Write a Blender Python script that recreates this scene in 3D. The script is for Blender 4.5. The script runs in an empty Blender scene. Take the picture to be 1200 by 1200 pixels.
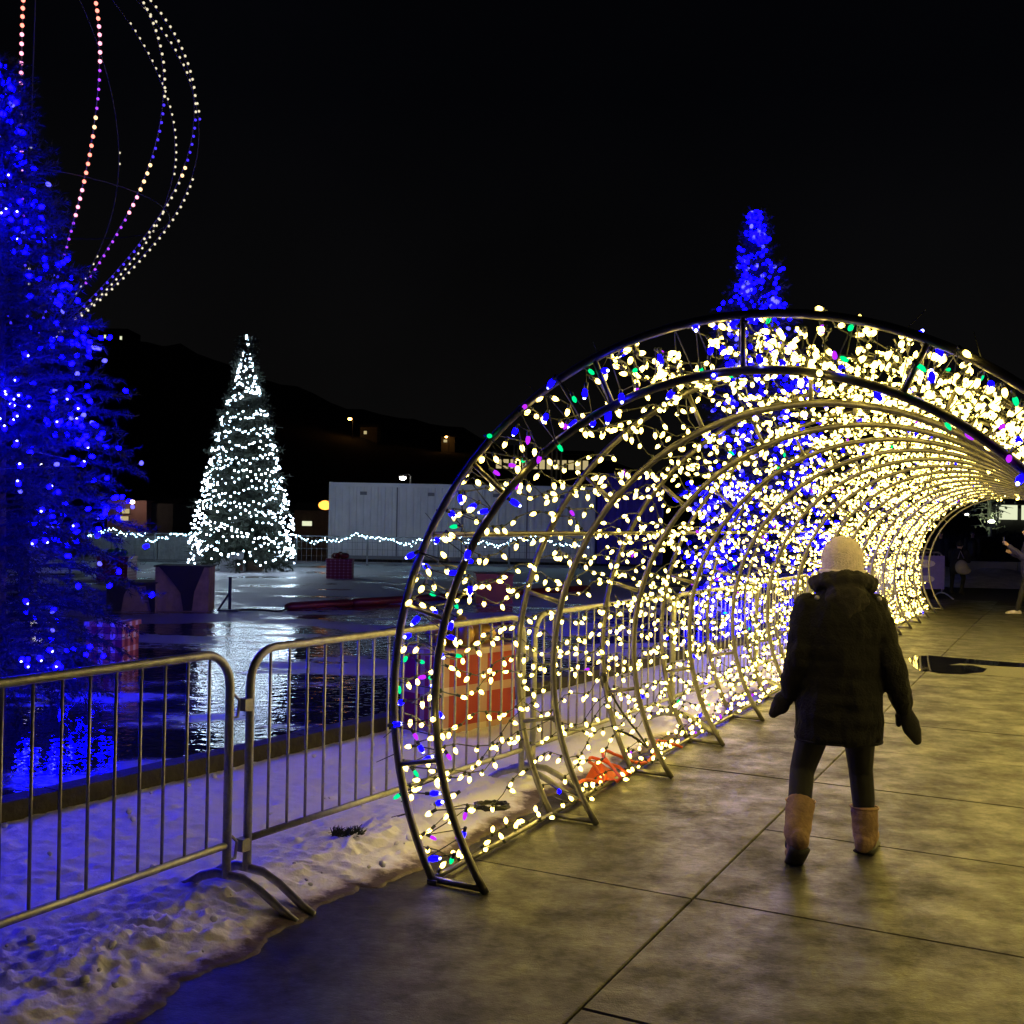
import bpy, math, random
import numpy as np
from mathutils import Vector, Matrix, Euler, noise
random.seed(7); np.random.seed(7)
scene = bpy.context.scene
col = scene.collection
PI = math.pi
# ------------------------------------------------------------------ camera, world, exposure
F_PX, PITCH, ROLL, CAMH = 1280.0, 0.0072, 0.018, 1.7
cd = bpy.data.cameras.new('camera'); cam = bpy.data.objects.new('camera', cd); col.objects.link(cam)
cd.sensor_width = 36; cd.lens = 36 * F_PX / 1200; cd.clip_start = 0.05; cd.clip_end = 3000
cam.matrix_world = Matrix.Translation((0, 0, CAMH)) @ Euler((PI / 2 + PITCH, 0, 0)).to_matrix().to_4x4() @ Matrix.Rotation(ROLL, 4, 'Z')
scene.camera = cam
world = bpy.data.worlds.new('World'); scene.world = world; world.use_nodes = True
wn = world.node_tree.nodes; wl = world.node_tree.links; wn.clear()
wo = wn.new('ShaderNodeOutputWorld'); wb = wn.new('ShaderNodeBackground'); tc = wn.new('ShaderNodeTexCoord')
sx = wn.new('ShaderNodeSeparateXYZ'); rp = wn.new('ShaderNodeValToRGB')
wl.new(tc.outputs['Generated'], sx.inputs[0]); wl.new(sx.outputs['Z'], rp.inputs[0]); cn = wn.new('ShaderNodeTexNoise'); cn.inputs['Scale'].default_value = 2.2; cn.inputs['Detail'].default_value = 5; cm_ = wn.new('ShaderNodeMapRange'); cm_.inputs[1].default_value = .35; cm_.inputs[2].default_value = .7; cm_.inputs[3].default_value = .75; cm_.inputs[4].default_value = 1.35
cx_ = wn.new('ShaderNodeMix'); cx_.data_type = 'RGBA'; cx_.blend_type = 'MULTIPLY'; cx_.inputs['Factor'].default_value = 1
wl.new(tc.outputs['Generated'], cn.inputs['Vector']); wl.new(cn.outputs['Fac'], cm_.inputs[0]); wl.new(rp.outputs[0], cx_.inputs['A']); wl.new(cm_.outputs[0], cx_.inputs['B']); wl.new(cx_.outputs['Result'], wb.inputs[0]); wl.new(wb.outputs[0], wo.inputs[0])
rp.color_ramp.elements[0].position = 0.02; rp.color_ramp.elements[0].color = (.0040, .0038, .0036, 1)   # city glow low in the night sky
rp.color_ramp.elements[1].position = 0.36; rp.color_ramp.elements[1].color = (.0009, .0010, .0016, 1)
wb.inputs[1].default_value = 1.0
vs = scene.view_settings; vs.view_transform = 'Standard'; vs.look = 'None'; vs.exposure = 0; vs.gamma = 1; vs.use_curve_mapping = False
scene.render.engine = 'CYCLES'
cy = scene.cycles
cy.use_denoising = True
try: cy.denoiser = 'OPENIMAGEDENOISE'
except Exception: pass
cy.max_bounces = 5; cy.diffuse_bounces = 2; cy.glossy_bounces = 3; cy.transmission_bounces = 3; cy.transparent_max_bounces = 4
cy.caustics_reflective = False; cy.caustics_refractive = False; cy.use_light_tree = True
cy.sample_clamp_indirect = 6; cy.sample_clamp_direct = 0

# ------------------------------------------------------------------ photo geometry
def ray(px, py):
    x_, y_ = px - 600, py - 600
    c, s = math.cos(ROLL), math.sin(ROLL)
    x = x_ * c + y_ * s; y = -x_ * s + y_ * c
    cp, sp = math.cos(PITCH), math.sin(PITCH)
    return Vector((x, F_PX * cp + y * sp, F_PX * sp - y * cp))
def G(px, py, z=0.0):
    d = ray(px, py); k = (z - CAMH) / d.z
    return Vector((d.x * k, d.y * k, z))
def P(px, py, Y):
    d = ray(px, py); k = Y / d.y
    return Vector((d.x * k, Y, CAMH + d.z * k))
TH = 0.473
TA = Vector((math.cos(TH), -math.sin(TH), 0)); TT = Vector((math.sin(TH), math.cos(TH), 0))
O0 = Vector((.955, 4.44, 0)); CZ, RO, RI = .869, 1.686, 1.458
def T(s, l, z=0.0): return O0 + TT * s + TA * l + Vector((0, 0, z))

# ------------------------------------------------------------------ mesh helpers
class MB:
    def __init__(self): self.v = []; self.f = []; self.m = []
    def add(self, vs_, fs, mi=0):
        b = len(self.v); self.v.extend([tuple(p) for p in vs_])
        self.f.extend([tuple(i + b for i in q) for q in fs]); self.m.extend([mi] * len(fs)); return self
    def box(self, c, d, mi=0, rot=None, taper=1.0):
        x, y, z = d[0] / 2, d[1] / 2, d[2] / 2
        ps = [Vector((a * x * (taper if e > 0 else 1), b * y * (taper if e > 0 else 1), e * z)) for e in (-1, 1) for a, b in ((-1, -1), (1, -1), (1, 1), (-1, 1))]
        if rot is not None: ps = [rot @ p for p in ps]
        ps = [p + Vector(c) for p in ps]
        return self.add(ps, [(3, 2, 1, 0), (4, 5, 6, 7), (0, 1, 5, 4), (1, 2, 6, 5), (2, 3, 7, 6), (3, 0, 4, 7)], mi)
    def tube(self, pts, r, n=8, mi=0, cap=True, flat=1.0):
        pts = [Vector(p) for p in pts]; N = len(pts)
        rs = r if isinstance(r, (list, tuple)) else [r] * N
        ref = None; V = []
        for i, p in enumerate(pts):
            t = (pts[min(i + 1, N - 1)] - pts[max(i - 1, 0)])
            if t.length < 1e-9: t = Vector((0, 0, 1))
            t.normalize()
            if ref is None:
                ref = Vector((0, 0, 1)) if abs(t.z) < .9 else Vector((1, 0, 0))
            u = ref - t * ref.dot(t)
            if u.length < 1e-6: u = t.orthogonal()
            u.normalize(); w = t.cross(u); ref = u
            for k in range(n):
                a = 2 * PI * k / n
                V.append(p + u * (math.cos(a) * rs[i]) + w * (math.sin(a) * rs[i] * flat))
        Fc = []
        for i in range(N - 1):
            for k in range(n):
                a, b = i * n + k, i * n + (k + 1) % n
                Fc.append((a, b, b + n, a + n))
        if cap:
            Fc.append(tuple(range(n - 1, -1, -1))); Fc.append(tuple((N - 1) * n + k for k in range(n)))
        return self.add(V, Fc, mi)
    def lathe(self, prof, n=8, mi=0, mat=None):
        V = []; 
        for r, z in prof:
            for k in range(n):
                a = 2 * PI * k / n; V.append(Vector((r * math.cos(a), r * math.sin(a), z)))
        if mat is not None: V = [mat @ p for p in V]
        Fc = []
        for i in range(len(prof) - 1):
            for k in range(n):
                a, b = i * n + k, i * n + (k + 1) % n
                Fc.append((a, b, b + n, a + n))
        Fc.append(tuple(range(n - 1, -1, -1))); Fc.append(tuple((len(prof) - 1) * n + k for k in range(n)))
        return self.add(V, Fc, mi)
    def ell(self, c, r, nu=12, nv=8, mi=0, rot=None):
        V = []
        for j in range(1, nv):
            b = PI * j / nv
            for k in range(nu):
                a = 2 * PI * k / nu
                V.append(Vector((r[0] * math.sin(b) * math.cos(a), r[1] * math.sin(b) * math.sin(a), r[2] * math.cos(b))))
        V += [Vector((0, 0, r[2])), Vector((0, 0, -r[2]))]
        if rot is not None: V = [rot @ p for p in V]
        V = [p + Vector(c) for p in V]
        Fc = []
        for j in range(nv - 2):
            for k in range(nu):
                a, b = j * nu + k, j * nu + (k + 1) % nu
                Fc.append((a, a + nu, b + nu, b))
        t, o = (nv - 1) * nu, (nv - 1) * nu + 1
        for k in range(nu):
            Fc.append((t, k, (k + 1) % nu)); Fc.append((o, (nv - 2) * nu + (k + 1) % nu, (nv - 2) * nu + k))
        return self.add(V, Fc, mi)
    def loft(self, rings, mi=0):     # rings of equal length, closed
        n = len(rings[0]); V = [p for r in rings for p in r]; Fc = []
        for i in range(len(rings) - 1):
            for k in range(n):
                a, b = i * n + k, i * n + (k + 1) % n
                Fc.append((a, b, b + n, a + n))
        Fc.append(tuple(range(n - 1, -1, -1))); Fc.append(tuple((len(rings) - 1) * n + k for k in range(n)))
        return self.add(V, Fc, mi)
    def mesh(self, name, mats, smooth=False):
        me = bpy.data.meshes.new(name)
        me.from_pydata(self.v, [], self.f)
        for m in (mats if isinstance(mats, (list, tuple)) else [mats]): me.materials.append(m)
        if len(me.materials) > 1: me.polygons.foreach_set('material_index', self.m)
        if smooth: me.polygons.foreach_set('use_smooth', [True] * len(me.polygons))
        me.update(); return me
    def obj(self, name, mats, parent=None, smooth=False, world_space=True):
        return link(name, self.mesh(name, mats, smooth), parent, world_space)

ROOTM = {}
def wm(o):
    m = o.matrix_basis.copy(); p = o.parent
    return m if p is None else wm(p) @ o.matrix_parent_inverse @ m
def link(name, me, parent=None, world_space=True):
    o = bpy.data.objects.new(name, me); col.objects.link(o)
    if parent is not None:
        o.parent = parent
        if world_space: o.matrix_parent_inverse = wm(parent).inverted()
    return o
def tag(o, label=None, cat=None, group=None, kind=None):
    if label: o['label'] = label
    if cat: o['category'] = cat
    if group: o['group'] = group
    if kind: o['kind'] = kind
    return o
def thing(name, label, cat, loc=(0, 0, 0), rz=0.0, group=None):
    o = bpy.data.objects.new(name, None); col.objects.link(o)
    o.location = loc; o.rotation_euler = (0, 0, rz); o.empty_display_size = .1
    return tag(o, label, cat, group)
def kids(o): return [c for c in col.objects if c.parent == o]
def copy_tree(o, parent=None):
    c = o.copy(); col.objects.link(c)
    if parent is not None: c.parent = parent
    for k in KIDS.get(o.name, []): copy_tree(k, c)
    return c
KIDS = {}
def index_kids(root):
    ch = [c for c in col.objects if c.parent == root]; KIDS[root.name] = ch
    for c in ch: index_kids(c)
def np_mesh(name, verts, tris, mats, smooth=False, midx=None):
    me = bpy.data.meshes.new(name)
    nv, nt = len(verts), len(tris)
    me.vertices.add(nv); me.vertices.foreach_set('co', np.asarray(verts, np.float32).ravel())
    me.loops.add(nt * 3); me.loops.foreach_set('vertex_index', np.asarray(tris, np.int32).ravel())
    me.polygons.add(nt); me.polygons.foreach_set('loop_start', np.arange(0, nt * 3, 3, dtype=np.int32))
    for m in (mats if isinstance(mats, (list, tuple)) else [mats]): me.materials.append(m)
    if midx is not None: me.polygons.foreach_set('material_index', np.asarray(midx, np.int32))
    if smooth: me.polygons.foreach_set('use_smooth', np.ones(nt, bool))
    me.update(calc_edges=True); me.validate(); return me

# ------------------------------------------------------------------ materials
def mat(name, color, rough=.6, metal=0.0, noise_amt=0.0, noise_scale=8.0, bump=0.0, bump_scale=40.0, color2=None, spec=.5, coords='Object', sheen=0.0, rough2=None):
    m = bpy.data.materials.new(name); m.use_nodes = True
    nt = m.node_tree; b = nt.nodes['Principled BSDF']
    b.inputs['Base Color'].default_value = (*color, 1); b.inputs['Roughness'].default_value = rough; b.inputs['Metallic'].default_value = metal
    b.inputs['Specular IOR Level'].default_value = spec
    if sheen: b.inputs['Sheen Weight'].default_value = sheen
    src = None
    if noise_amt or bump or rough2 is not None:
        if coords == 'World':
            g = nt.nodes.new('ShaderNodeNewGeometry'); src = g.outputs['Position']
        else:
            t = nt.nodes.new('ShaderNodeTexCoord'); src = t.outputs[coords]
    if noise_amt:
        n = nt.nodes.new('ShaderNodeTexNoise'); n.inputs['Scale'].default_value = noise_scale; n.inputs['Detail'].default_value = 6; n.inputs['Roughness'].default_value = .65
        nt.links.new(src, n.inputs['Vector'])
        r = nt.nodes.new('ShaderNodeValToRGB')
        c2 = color2 or tuple(max(0, c * (1 - noise_amt)) for c in color)
        r.color_ramp.elements[0].color = (*c2, 1); r.color_ramp.elements[1].color = (*color, 1)
        r.color_ramp.elements[0].position = .35; r.color_ramp.elements[1].position = .65
        nt.links.new(n.outputs['Fac'], r.inputs[0]); nt.links.new(r.outputs[0], b.inputs['Base Color'])
        if rough2 is not None:
            mr = nt.nodes.new('ShaderNodeMapRange'); mr.inputs[1].default_value = .35; mr.inputs[2].default_value = .65
            mr.inputs[3].default_value = rough2; mr.inputs[4].default_value = rough
            nt.links.new(n.outputs['Fac'], mr.inputs[0]); nt.links.new(mr.outputs[0], b.inputs['Roughness'])
    if bump:
        n2 = nt.nodes.new('ShaderNodeTexNoise'); n2.inputs['Scale'].default_value = bump_scale; n2.inputs['Detail'].default_value = 5
        nt.links.new(src, n2.inputs['Vector'])
        bp = nt.nodes.new('ShaderNodeBump'); bp.inputs['Strength'].default_value = bump; bp.inputs['Distance'].default_value = .02
        nt.links.new(n2.outputs['Fac'], bp.inputs['Height']); nt.links.new(bp.outputs[0], b.inputs['Normal'])
    return m
def glow(name, color, strength):
    m = bpy.data.materials.new(name); m.use_nodes = True; nt = m.node_tree; nt.nodes.clear()
    o = nt.nodes.new('ShaderNodeOutputMaterial'); e = nt.nodes.new('ShaderNodeEmission')
    e.inputs[0].default_value = (*color, 1); e.inputs[1].default_value = strength; nt.links.new(e.outputs[0], o.inputs[0]); return m

L_WARM = 21.0
M = {}
def glow_grad(name, edge, core):
    m = glow(name, core, 1.0); nt = m.node_tree; e = [n for n in nt.nodes if n.type == 'EMISSION'][0]
    a = nt.nodes.new('ShaderNodeAttribute'); a.attribute_name = 'hot'; x = nt.nodes.new('ShaderNodeMix'); x.data_type = 'RGBA'
    nt.links.new(a.outputs['Fac'], x.inputs['Factor']); x.inputs['A'].default_value = (*edge, 1); x.inputs['B'].default_value = (*core, 1); nt.links.new(x.outputs['Result'], e.inputs[0]); return m
HZ, HV = [0, .007, .016, .028, .041], [0.0, .28, 1.0, .36, 0.0]
M['warm'] = glow_grad('warm_bulb_glass', (1.9, 1.0, .19), (L_WARM * 1.25, L_WARM * .93, L_WARM * .17))
M['warm_hot'] = glow('warm_filament', (1.0, .80, .42), L_WARM * 2.2)
M['blue'] = glow('blue_bulb_glass', (.0012, .0004, 1.0), 11)
M['blue_hot'] = glow('blue_diode', (.20, .22, 1.0), 22)
M['blue_string'] = glow('blue_string_glass', (.00012, .00004, 1.0), 230)
M['blue_far'] = glow('blue_string_glass_far', (.0006, .0002, 1.0), 32)
M['blue_spark'] = glow('blue_diode_tip', (.09, .08, 1.0), 3.0)
M['green'] = glow('green_bulb_glass', (.0, .75, .22), 1.5)
M['purple'] = glow('purple_bulb_glass', (.36, .015, .90), 1.8)
M['pink'] = glow('pink_bulb_glass', (.95, .12, .70), 2.2)
M['teal'] = glow('teal_bulb_glass', (.02, .6, .75), 1.5)
M['cool'] = glow('cool_white_led', (.62, .80, 1.0), 42)
M['cyan'] = glow('ice_white_led', (.45, .80, 1.0), 32)
M['rib_red'] = glow('red_led', (1.0, .22, .16), 3.2)
M['rib_pink'] = glow('rose_led', (1.0, .30, .42), 3.0)
M['rib_white'] = glow('warm_led', (1.0, .60, .28), 2.6)
M['rib_pale'] = glow('pale_led', (.95, .84, .58), 1.05)
M['rib_violet'] = glow('violet_led', (.35, .05, .95), 2.0)
M['rib_blue'] = glow('deep_blue_led', (.06, .03, 1.0), 1.8)
M['rib_dim'] = mat('unlit_led', (.12, .12, .12), .4)
M['lamp_white'] = glow('street_lamp_lens', (1, .93, .75), 22)
M['lamp_orange'] = glow('sodium_lamp_lens', (1, .42, .08), 26)
M['lamp_soft'] = glow('soft_wall_lamp_lens', (1, .70, .52), 30)
M['lamp_orange_near'] = glow('sodium_lamp_lens_near', (1, .36, .045), 3.4)
M['win_warm'] = glow('lit_window', (1.0, .80, .38), .5)
M['win_pale'] = glow('pale_lit_window', (.9, .95, .62), .9)
M['socket'] = mat('bulb_socket', (.02, .03, .022), .5)
M['wire'] = mat('cable_rubber', (.012, .014, .012), .55)
M['steel'] = mat('arch_steel', (.24, .23, .215), .38, .75, .35, 14, .08, 120)
M['galv'] = mat('galvanised_steel', (.42, .42, .42), .42, .7, .35, 20, .12, 150)
M['coat'] = mat('black_coat_fabric', (.0045, .0045, .0052), .85, 0, .4, 14, .35, 90, spec=.3)
M['hood'] = mat('dark_hood_fabric', (.014, .012, .012), .85, 0, .4, 30, .3, 120)
M['legging'] = mat('black_legging', (.008, .008, .010), .8, 0, .3, 20)
M['skin'] = mat('skin', (.55, .36, .28), .5, 0, .15, 20)
M['hair'] = mat('dark_hair', (.05, .03, .02), .5)
M['boot'] = mat('tan_suede', (.36, .23, .14), .9, 0, .35, 18, .3, 60)
M['sole'] = mat('dark_rubber_sole', (.02, .018, .016), .7)
M['sock'] = mat('brown_cuff', (.10, .035, .025), .9)
M['mitten'] = mat('black_knit_mitten', (.013, .012, .014), .9, 0, .3, 40, .4, 160)
M['bluejacket'] = mat('blue_jacket', (.018, .016, .11), .7, 0, .3, 10, .2, 40)
M['darkcloth'] = mat('dark_cloth', (.018, .018, .017), .8, 0, .4, 14)
M['denim'] = mat('dark_trousers', (.012, .012, .014), .8, 0, .3, 14)
M['whitecloth'] = mat('white_cloth', (.4, .38, .36), .8, 0, .2, 20)
M['shoe'] = mat('white_trainer', (.6, .55, .5), .6, 0, .2, 20)
M['screen'] = glow('phone_screen', (.45, .45, 1.0), .5)
M['darkrib'] = mat('dull_rib_tube', (.07, .07, .07), .7)
M['black'] = mat('black_plastic', (.01, .01, .01), .5)
M['orange'] = mat('orange_vinyl', (.75, .10, .02), .5, 0, .3, 20)
M['needle'] = mat('spruce_needles', (.011, .016, .018), .8, 0, .5, 3, coords='World')
M['needle_dark'] = mat('fir_needles', (.018, .028, .012), .75, 0, .5, 3, coords='World')
M['bark'] = mat('bark', (.08, .055, .04), .9, 0, .5, 20, .6, 30)
M['kerb'] = mat('dark_timber_kerb', (.045, .038, .030), .8, 0, .5, 6, .5, 25, coords='World')
M['white_metal'] = mat('white_painted_steel', (.80, .80, .80), .55, 0, .14, 1.2, coords='World')
M['grey_metal'] = mat('grey_steel', (.2, .2, .21), .6, .3)
M['redpad'] = mat('dark_red_vinyl', (.16, .010, .012), .5, 0, .4, 2, coords='World')
M['blockside'] = mat('tan_block', (.32, .22, .14), .9, 0, .35, 5, .4, 30)
M['tarp'] = mat('dark_tarp', (.014, .011, .012), .7, 0, .3, 6)
M['conc_block'] = mat('pale_concrete', (.36, .36, .37), .9, 0, .3, 5, .3, 30)
M['hill'] = mat('dark_hillside', (.02, .02, .017), .95, 0, .5, .05, coords='World')
M['brickpink'] = mat('pink_rendered_wall', (.42, .24, .22), .9, 0, .15, 2)
M['greywall'] = mat('grey_wall', (.14, .135, .12), .9, 0, .2, 2)
M['darkwall'] = mat('dark_wall', (.03, .03, .03), .9, 0, .2, 2)
M['roofing'] = mat('dark_roof', (.02, .02, .02), .9)
M['palewall'] = mat('pale_green_wall', (.42, .45, .33), .9, 0, .2, 2)
M['gold'] = mat('gold_ribbon', (.50, .30, .10), .35, .5, .3, 12)
M['greenbow'] = mat('green_ribbon', (.02, .20, .04), .45)
M['banner'] = mat('violet_banner', (.20, .17, .52), .7, 0, .2, 4)
M['bannerlogo'] = mat('pale_banner_print', (.75, .72, .75), .7)
M['darksnow'] = mat('trodden_snow', (.80, .78, .80), .85, 0, .4, 3, .6, 12, coords='World')

def snow_material():
    m = bpy.data.materials.new('old_snow'); m.use_nodes = True; nt = m.node_tree; b = nt.nodes['Principled BSDF']
    g = nt.nodes.new('ShaderNodeNewGeometry'); at = nt.nodes.new('ShaderNodeAttribute'); at.attribute_name = 'dirt'
    n = nt.nodes.new('ShaderNodeTexNoise'); n.inputs['Scale'].default_value = 9; n.inputs['Detail'].default_value = 8; n.inputs['Roughness'].default_value = .7
    nt.links.new(g.outputs['Position'], n.inputs['Vector'])
    ad = nt.nodes.new('ShaderNodeMath'); ad.operation = 'MULTIPLY_ADD'; ad.inputs[1].default_value = 1.0
    sb = nt.nodes.new('ShaderNodeMath'); sb.operation = 'SUBTRACT'; sb.inputs[1].default_value = .5
    nt.links.new(n.outputs['Fac'], sb.inputs[0]); nt.links.new(sb.outputs[0], ad.inputs[0]); ad.inputs[1].default_value = 1.3; nt.links.new(at.outputs['Fac'], ad.inputs[2])
    r = nt.nodes.new('ShaderNodeValToRGB'); e = r.color_ramp.elements
    e[0].position = .42; e[0].color = (.88, .88, .90, 1); e[1].position = .95; e[1].color = (.09, .06, .04, 1)
    x = r.color_ramp.elements.new(.66); x.color = (.62, .57, .52, 1)
    nt.links.new(ad.outputs[0], r.inputs[0]); nt.links.new(r.outputs[0], b.inputs['Base Color'])
    b.inputs['Roughness'].default_value = .55; b.inputs['Subsurface Weight'].default_value = 0.0
    n2 = nt.nodes.new('ShaderNodeTexNoise'); n2.inputs['Scale'].default_value = 55; n2.inputs['Detail'].default_value = 6; nt.links.new(g.outputs['Position'], n2.inputs['Vector'])
    bp = nt.nodes.new('ShaderNodeBump'); bp.inputs['Strength'].default_value = .35; bp.inputs['Distance'].default_value = .010
    nt.links.new(n2.outputs['Fac'], bp.inputs['Height']); nt.links.new(bp.outputs[0], b.inputs['Normal'])
    return m
M['snow'] = snow_material()

def concrete_material():
    m = bpy.data.materials.new('wet_concrete'); m.use_nodes = True; nt = m.node_tree; b = nt.nodes['Principled BSDF']
    g = nt.nodes.new('ShaderNodeNewGeometry'); oi = nt.nodes.new('ShaderNodeObjectInfo')
    def nz(sc, det=6, rough=.6, vec=None):
        n = nt.nodes.new('ShaderNodeTexNoise'); n.inputs['Scale'].default_value = sc; n.inputs['Detail'].default_value = det; n.inputs['Roughness'].default_value = rough
        nt.links.new(vec or g.outputs['Position'], n.inputs['Vector']); return n
    n1 = nz(1.7, 8, .7); n2 = nz(4.0, 12, .68); n3 = nz(160, 3)
    mp = nt.nodes.new('ShaderNodeMapping'); mp.inputs['Rotation'].default_value = (0, 0, TH); mp.inputs['Scale'].default_value = (3.2, 4.6, 1)
    nt.links.new(g.outputs['Position'], mp.inputs['Vector']); n4 = nz(1.6, 7, .7, mp.outputs[0])      # broom / trowel drag across the walk
    r1 = nt.nodes.new('ShaderNodeValToRGB'); r1.color_ramp.elements[0].position = .32; r1.color_ramp.elements[1].position = .70
    r1.color_ramp.elements[0].color = (.017, .0162, .0130, 1); r1.color_ramp.elements[1].color = (.050, .047, .037, 1)
    nt.links.new(n1.outputs['Fac'], r1.inputs[0])
    mx = nt.nodes.new('ShaderNodeMix'); mx.data_type = 'RGBA'; mx.blend_type = 'MULTIPLY'; mx.inputs['Factor'].default_value = 1.0
    nt.links.new(r1.outputs[0], mx.inputs['A']); rm = nt.nodes.new('ShaderNodeMapRange'); rm.inputs[1].default_value = .34; rm.inputs[2].default_value = .66; rm.inputs[3].default_value = .72; rm.inputs[4].default_value = 1.25; nt.links.new(n4.outputs['Fac'], rm.inputs[0]); nt.links.new(rm.outputs[0], mx.inputs['B'])
    # pale salt / ice blotches
    r2 = nt.nodes.new('ShaderNodeValToRGB'); r2.color_ramp.elements[0].position = .54; r2.color_ramp.elements[1].position = .76
    nt.links.new(n2.outputs['Fac'], r2.inputs[0])
    mk = nt.nodes.new('ShaderNodeMath'); mk.operation = 'MULTIPLY'; mk.inputs[1].default_value = .5; nt.links.new(r2.outputs[0], mk.inputs[0])
    mx2 = nt.nodes.new('ShaderNodeMix'); mx2.data_type = 'RGBA'; nt.links.new(mk.outputs[0], mx2.inputs['Factor']); nt.links.new(mx.outputs['Result'], mx2.inputs['A']); mx2.inputs['B'].default_value = (.15, .143, .12, 1)
    vd = nt.nodes.new('ShaderNodeVectorMath'); vd.operation = 'DOT_PRODUCT'; vd.inputs[1].default_value = TA; nt.links.new(g.outputs['Position'], vd.inputs[0])
    n5 = nz(3.0, 5); ab = nt.nodes.new('ShaderNodeMath'); ab.operation = 'MULTIPLY_ADD'; ab.inputs[1].default_value = .16; nt.links.new(n5.outputs['Fac'], ab.inputs[0]); nt.links.new(vd.outputs['Value'], ab.inputs[2])
    sb = nt.nodes.new('ShaderNodeMath'); sb.operation = 'SUBTRACT'; sb.inputs[1].default_value = (G(1156, 884) - Vector((0, 0, 0))).dot(TA) + .08; nt.links.new(ab.outputs[0], sb.inputs[0])
    aa = nt.nodes.new('ShaderNodeMath'); aa.operation = 'ABSOLUTE'; nt.links.new(sb.outputs[0], aa.inputs[0])
    mb_ = nt.nodes.new('ShaderNodeMapRange'); mb_.inputs[1].default_value = .035; mb_.inputs[2].default_value = .095; mb_.inputs[3].default_value = .58; mb_.inputs[4].default_value = 1.0; nt.links.new(aa.outputs[0], mb_.inputs[0])
    dm = nt.nodes.new('ShaderNodeMix'); dm.data_type = 'RGBA'; dm.blend_type = 'MULTIPLY'; dm.inputs['Factor'].default_value = 1; nt.links.new(mx2.outputs['Result'], dm.inputs['A']); nt.links.new(mb_.outputs[0], dm.inputs['B']); mx2 = dm
    hv = nt.nodes.new('ShaderNodeHueSaturation'); mr = nt.nodes.new('ShaderNodeMapRange'); mr.inputs[3].default_value = .86; mr.inputs[4].default_value = 1.12
    nt.links.new(oi.outputs['Random'], mr.inputs[0]); nt.links.new(mr.outputs[0], hv.inputs['Value']); nt.links.new(mx2.outputs['Result'], hv.inputs['Color'])
    nt.links.new(hv.outputs[0], b.inputs['Base Color'])
    rr = nt.nodes.new('ShaderNodeMapRange'); rr.inputs[1].default_value = .36; rr.inputs[2].default_value = .62; rr.inputs[3].default_value = .62; rr.inputs[4].default_value = .30
    n7 = nz(2.6, 9, .72); nt.links.new(n7.outputs['Fac'], rr.inputs[0]); nt.links.new(rr.outputs[0], b.inputs['Roughness'])
    n6 = nz(2.6, 9, .72); sp_ = nt.nodes.new('ShaderNodeMapRange'); sp_.inputs[1].default_value = .36; sp_.inputs[2].default_value = .62; sp_.inputs[3].default_value = .16; sp_.inputs[4].default_value = .46
    nt.links.new(n6.outputs['Fac'], sp_.inputs[0]); nt.links.new(sp_.outputs[0], b.inputs['Specular IOR Level'])
    sm = nt.nodes.new('ShaderNodeMath'); sm.operation = 'MULTIPLY_ADD'; sm.inputs[1].default_value = .35; nt.links.new(n3.outputs['Fac'], sm.inputs[0]); nt.links.new(n4.outputs['Fac'], sm.inputs[2])
    bp = nt.nodes.new('ShaderNodeBump'); bp.inputs['Strength'].default_value = .6; bp.inputs['Distance'].default_value = .014
    nt.links.new(sm.outputs[0], bp.inputs['Height']); nt.links.new(bp.outputs[0], b.inputs['Normal'])
    return m
M['concrete'] = concrete_material()

def ice_material():
    m = bpy.data.materials.new('wet_ice'); m.use_nodes = True; nt = m.node_tree; b = nt.nodes['Principled BSDF']
    g = nt.nodes.new('ShaderNodeNewGeometry'); sp = nt.nodes.new('ShaderNodeSeparateXYZ'); nt.links.new(g.outputs['Position'], sp.inputs[0])
    mp = nt.nodes.new('ShaderNodeMapping'); mp.inputs['Scale'].default_value = (.55, 1.0, 1); nt.links.new(g.outputs['Position'], mp.inputs['Vector'])
    n = nt.nodes.new('ShaderNodeTexNoise'); n.inputs['Scale'].default_value = .55; n.inputs['Detail'].default_value = 7; n.inputs['Roughness'].default_value = .62; nt.links.new(mp.outputs[0], n.inputs['Vector'])
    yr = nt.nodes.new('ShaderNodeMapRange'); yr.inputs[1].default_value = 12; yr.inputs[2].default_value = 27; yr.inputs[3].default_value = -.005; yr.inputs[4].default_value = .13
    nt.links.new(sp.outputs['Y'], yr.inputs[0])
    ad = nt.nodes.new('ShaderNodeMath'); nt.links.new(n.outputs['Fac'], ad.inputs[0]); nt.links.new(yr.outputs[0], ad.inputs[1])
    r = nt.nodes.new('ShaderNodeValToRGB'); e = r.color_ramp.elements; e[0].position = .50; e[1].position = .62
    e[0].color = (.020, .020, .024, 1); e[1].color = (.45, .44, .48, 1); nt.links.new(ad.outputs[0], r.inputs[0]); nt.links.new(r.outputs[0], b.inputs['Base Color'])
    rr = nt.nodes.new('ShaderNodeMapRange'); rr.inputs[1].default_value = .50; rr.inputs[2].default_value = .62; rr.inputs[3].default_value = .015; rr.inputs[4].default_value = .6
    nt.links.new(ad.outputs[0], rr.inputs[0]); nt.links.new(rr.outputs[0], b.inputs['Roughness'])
    b.inputs['Specular IOR Level'].default_value = .7
    n2 = nt.nodes.new('ShaderNodeTexNoise'); n2.inputs['Scale'].default_value = 7.5; n2.inputs['Detail'].default_value = 2.5; n2.inputs['Roughness'].default_value = .55; nt.links.new(g.outputs['Position'], n2.inputs['Vector'])
    bp = nt.nodes.new('ShaderNodeBump'); bp.inputs['Strength'].default_value = .26; bp.inputs['Distance'].default_value = .035
    nt.links.new(n2.outputs['Fac'], bp.inputs['Height']); nt.links.new(bp.outputs[0], b.inputs['Normal'])
    return m
M['ice'] = ice_material()
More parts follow.
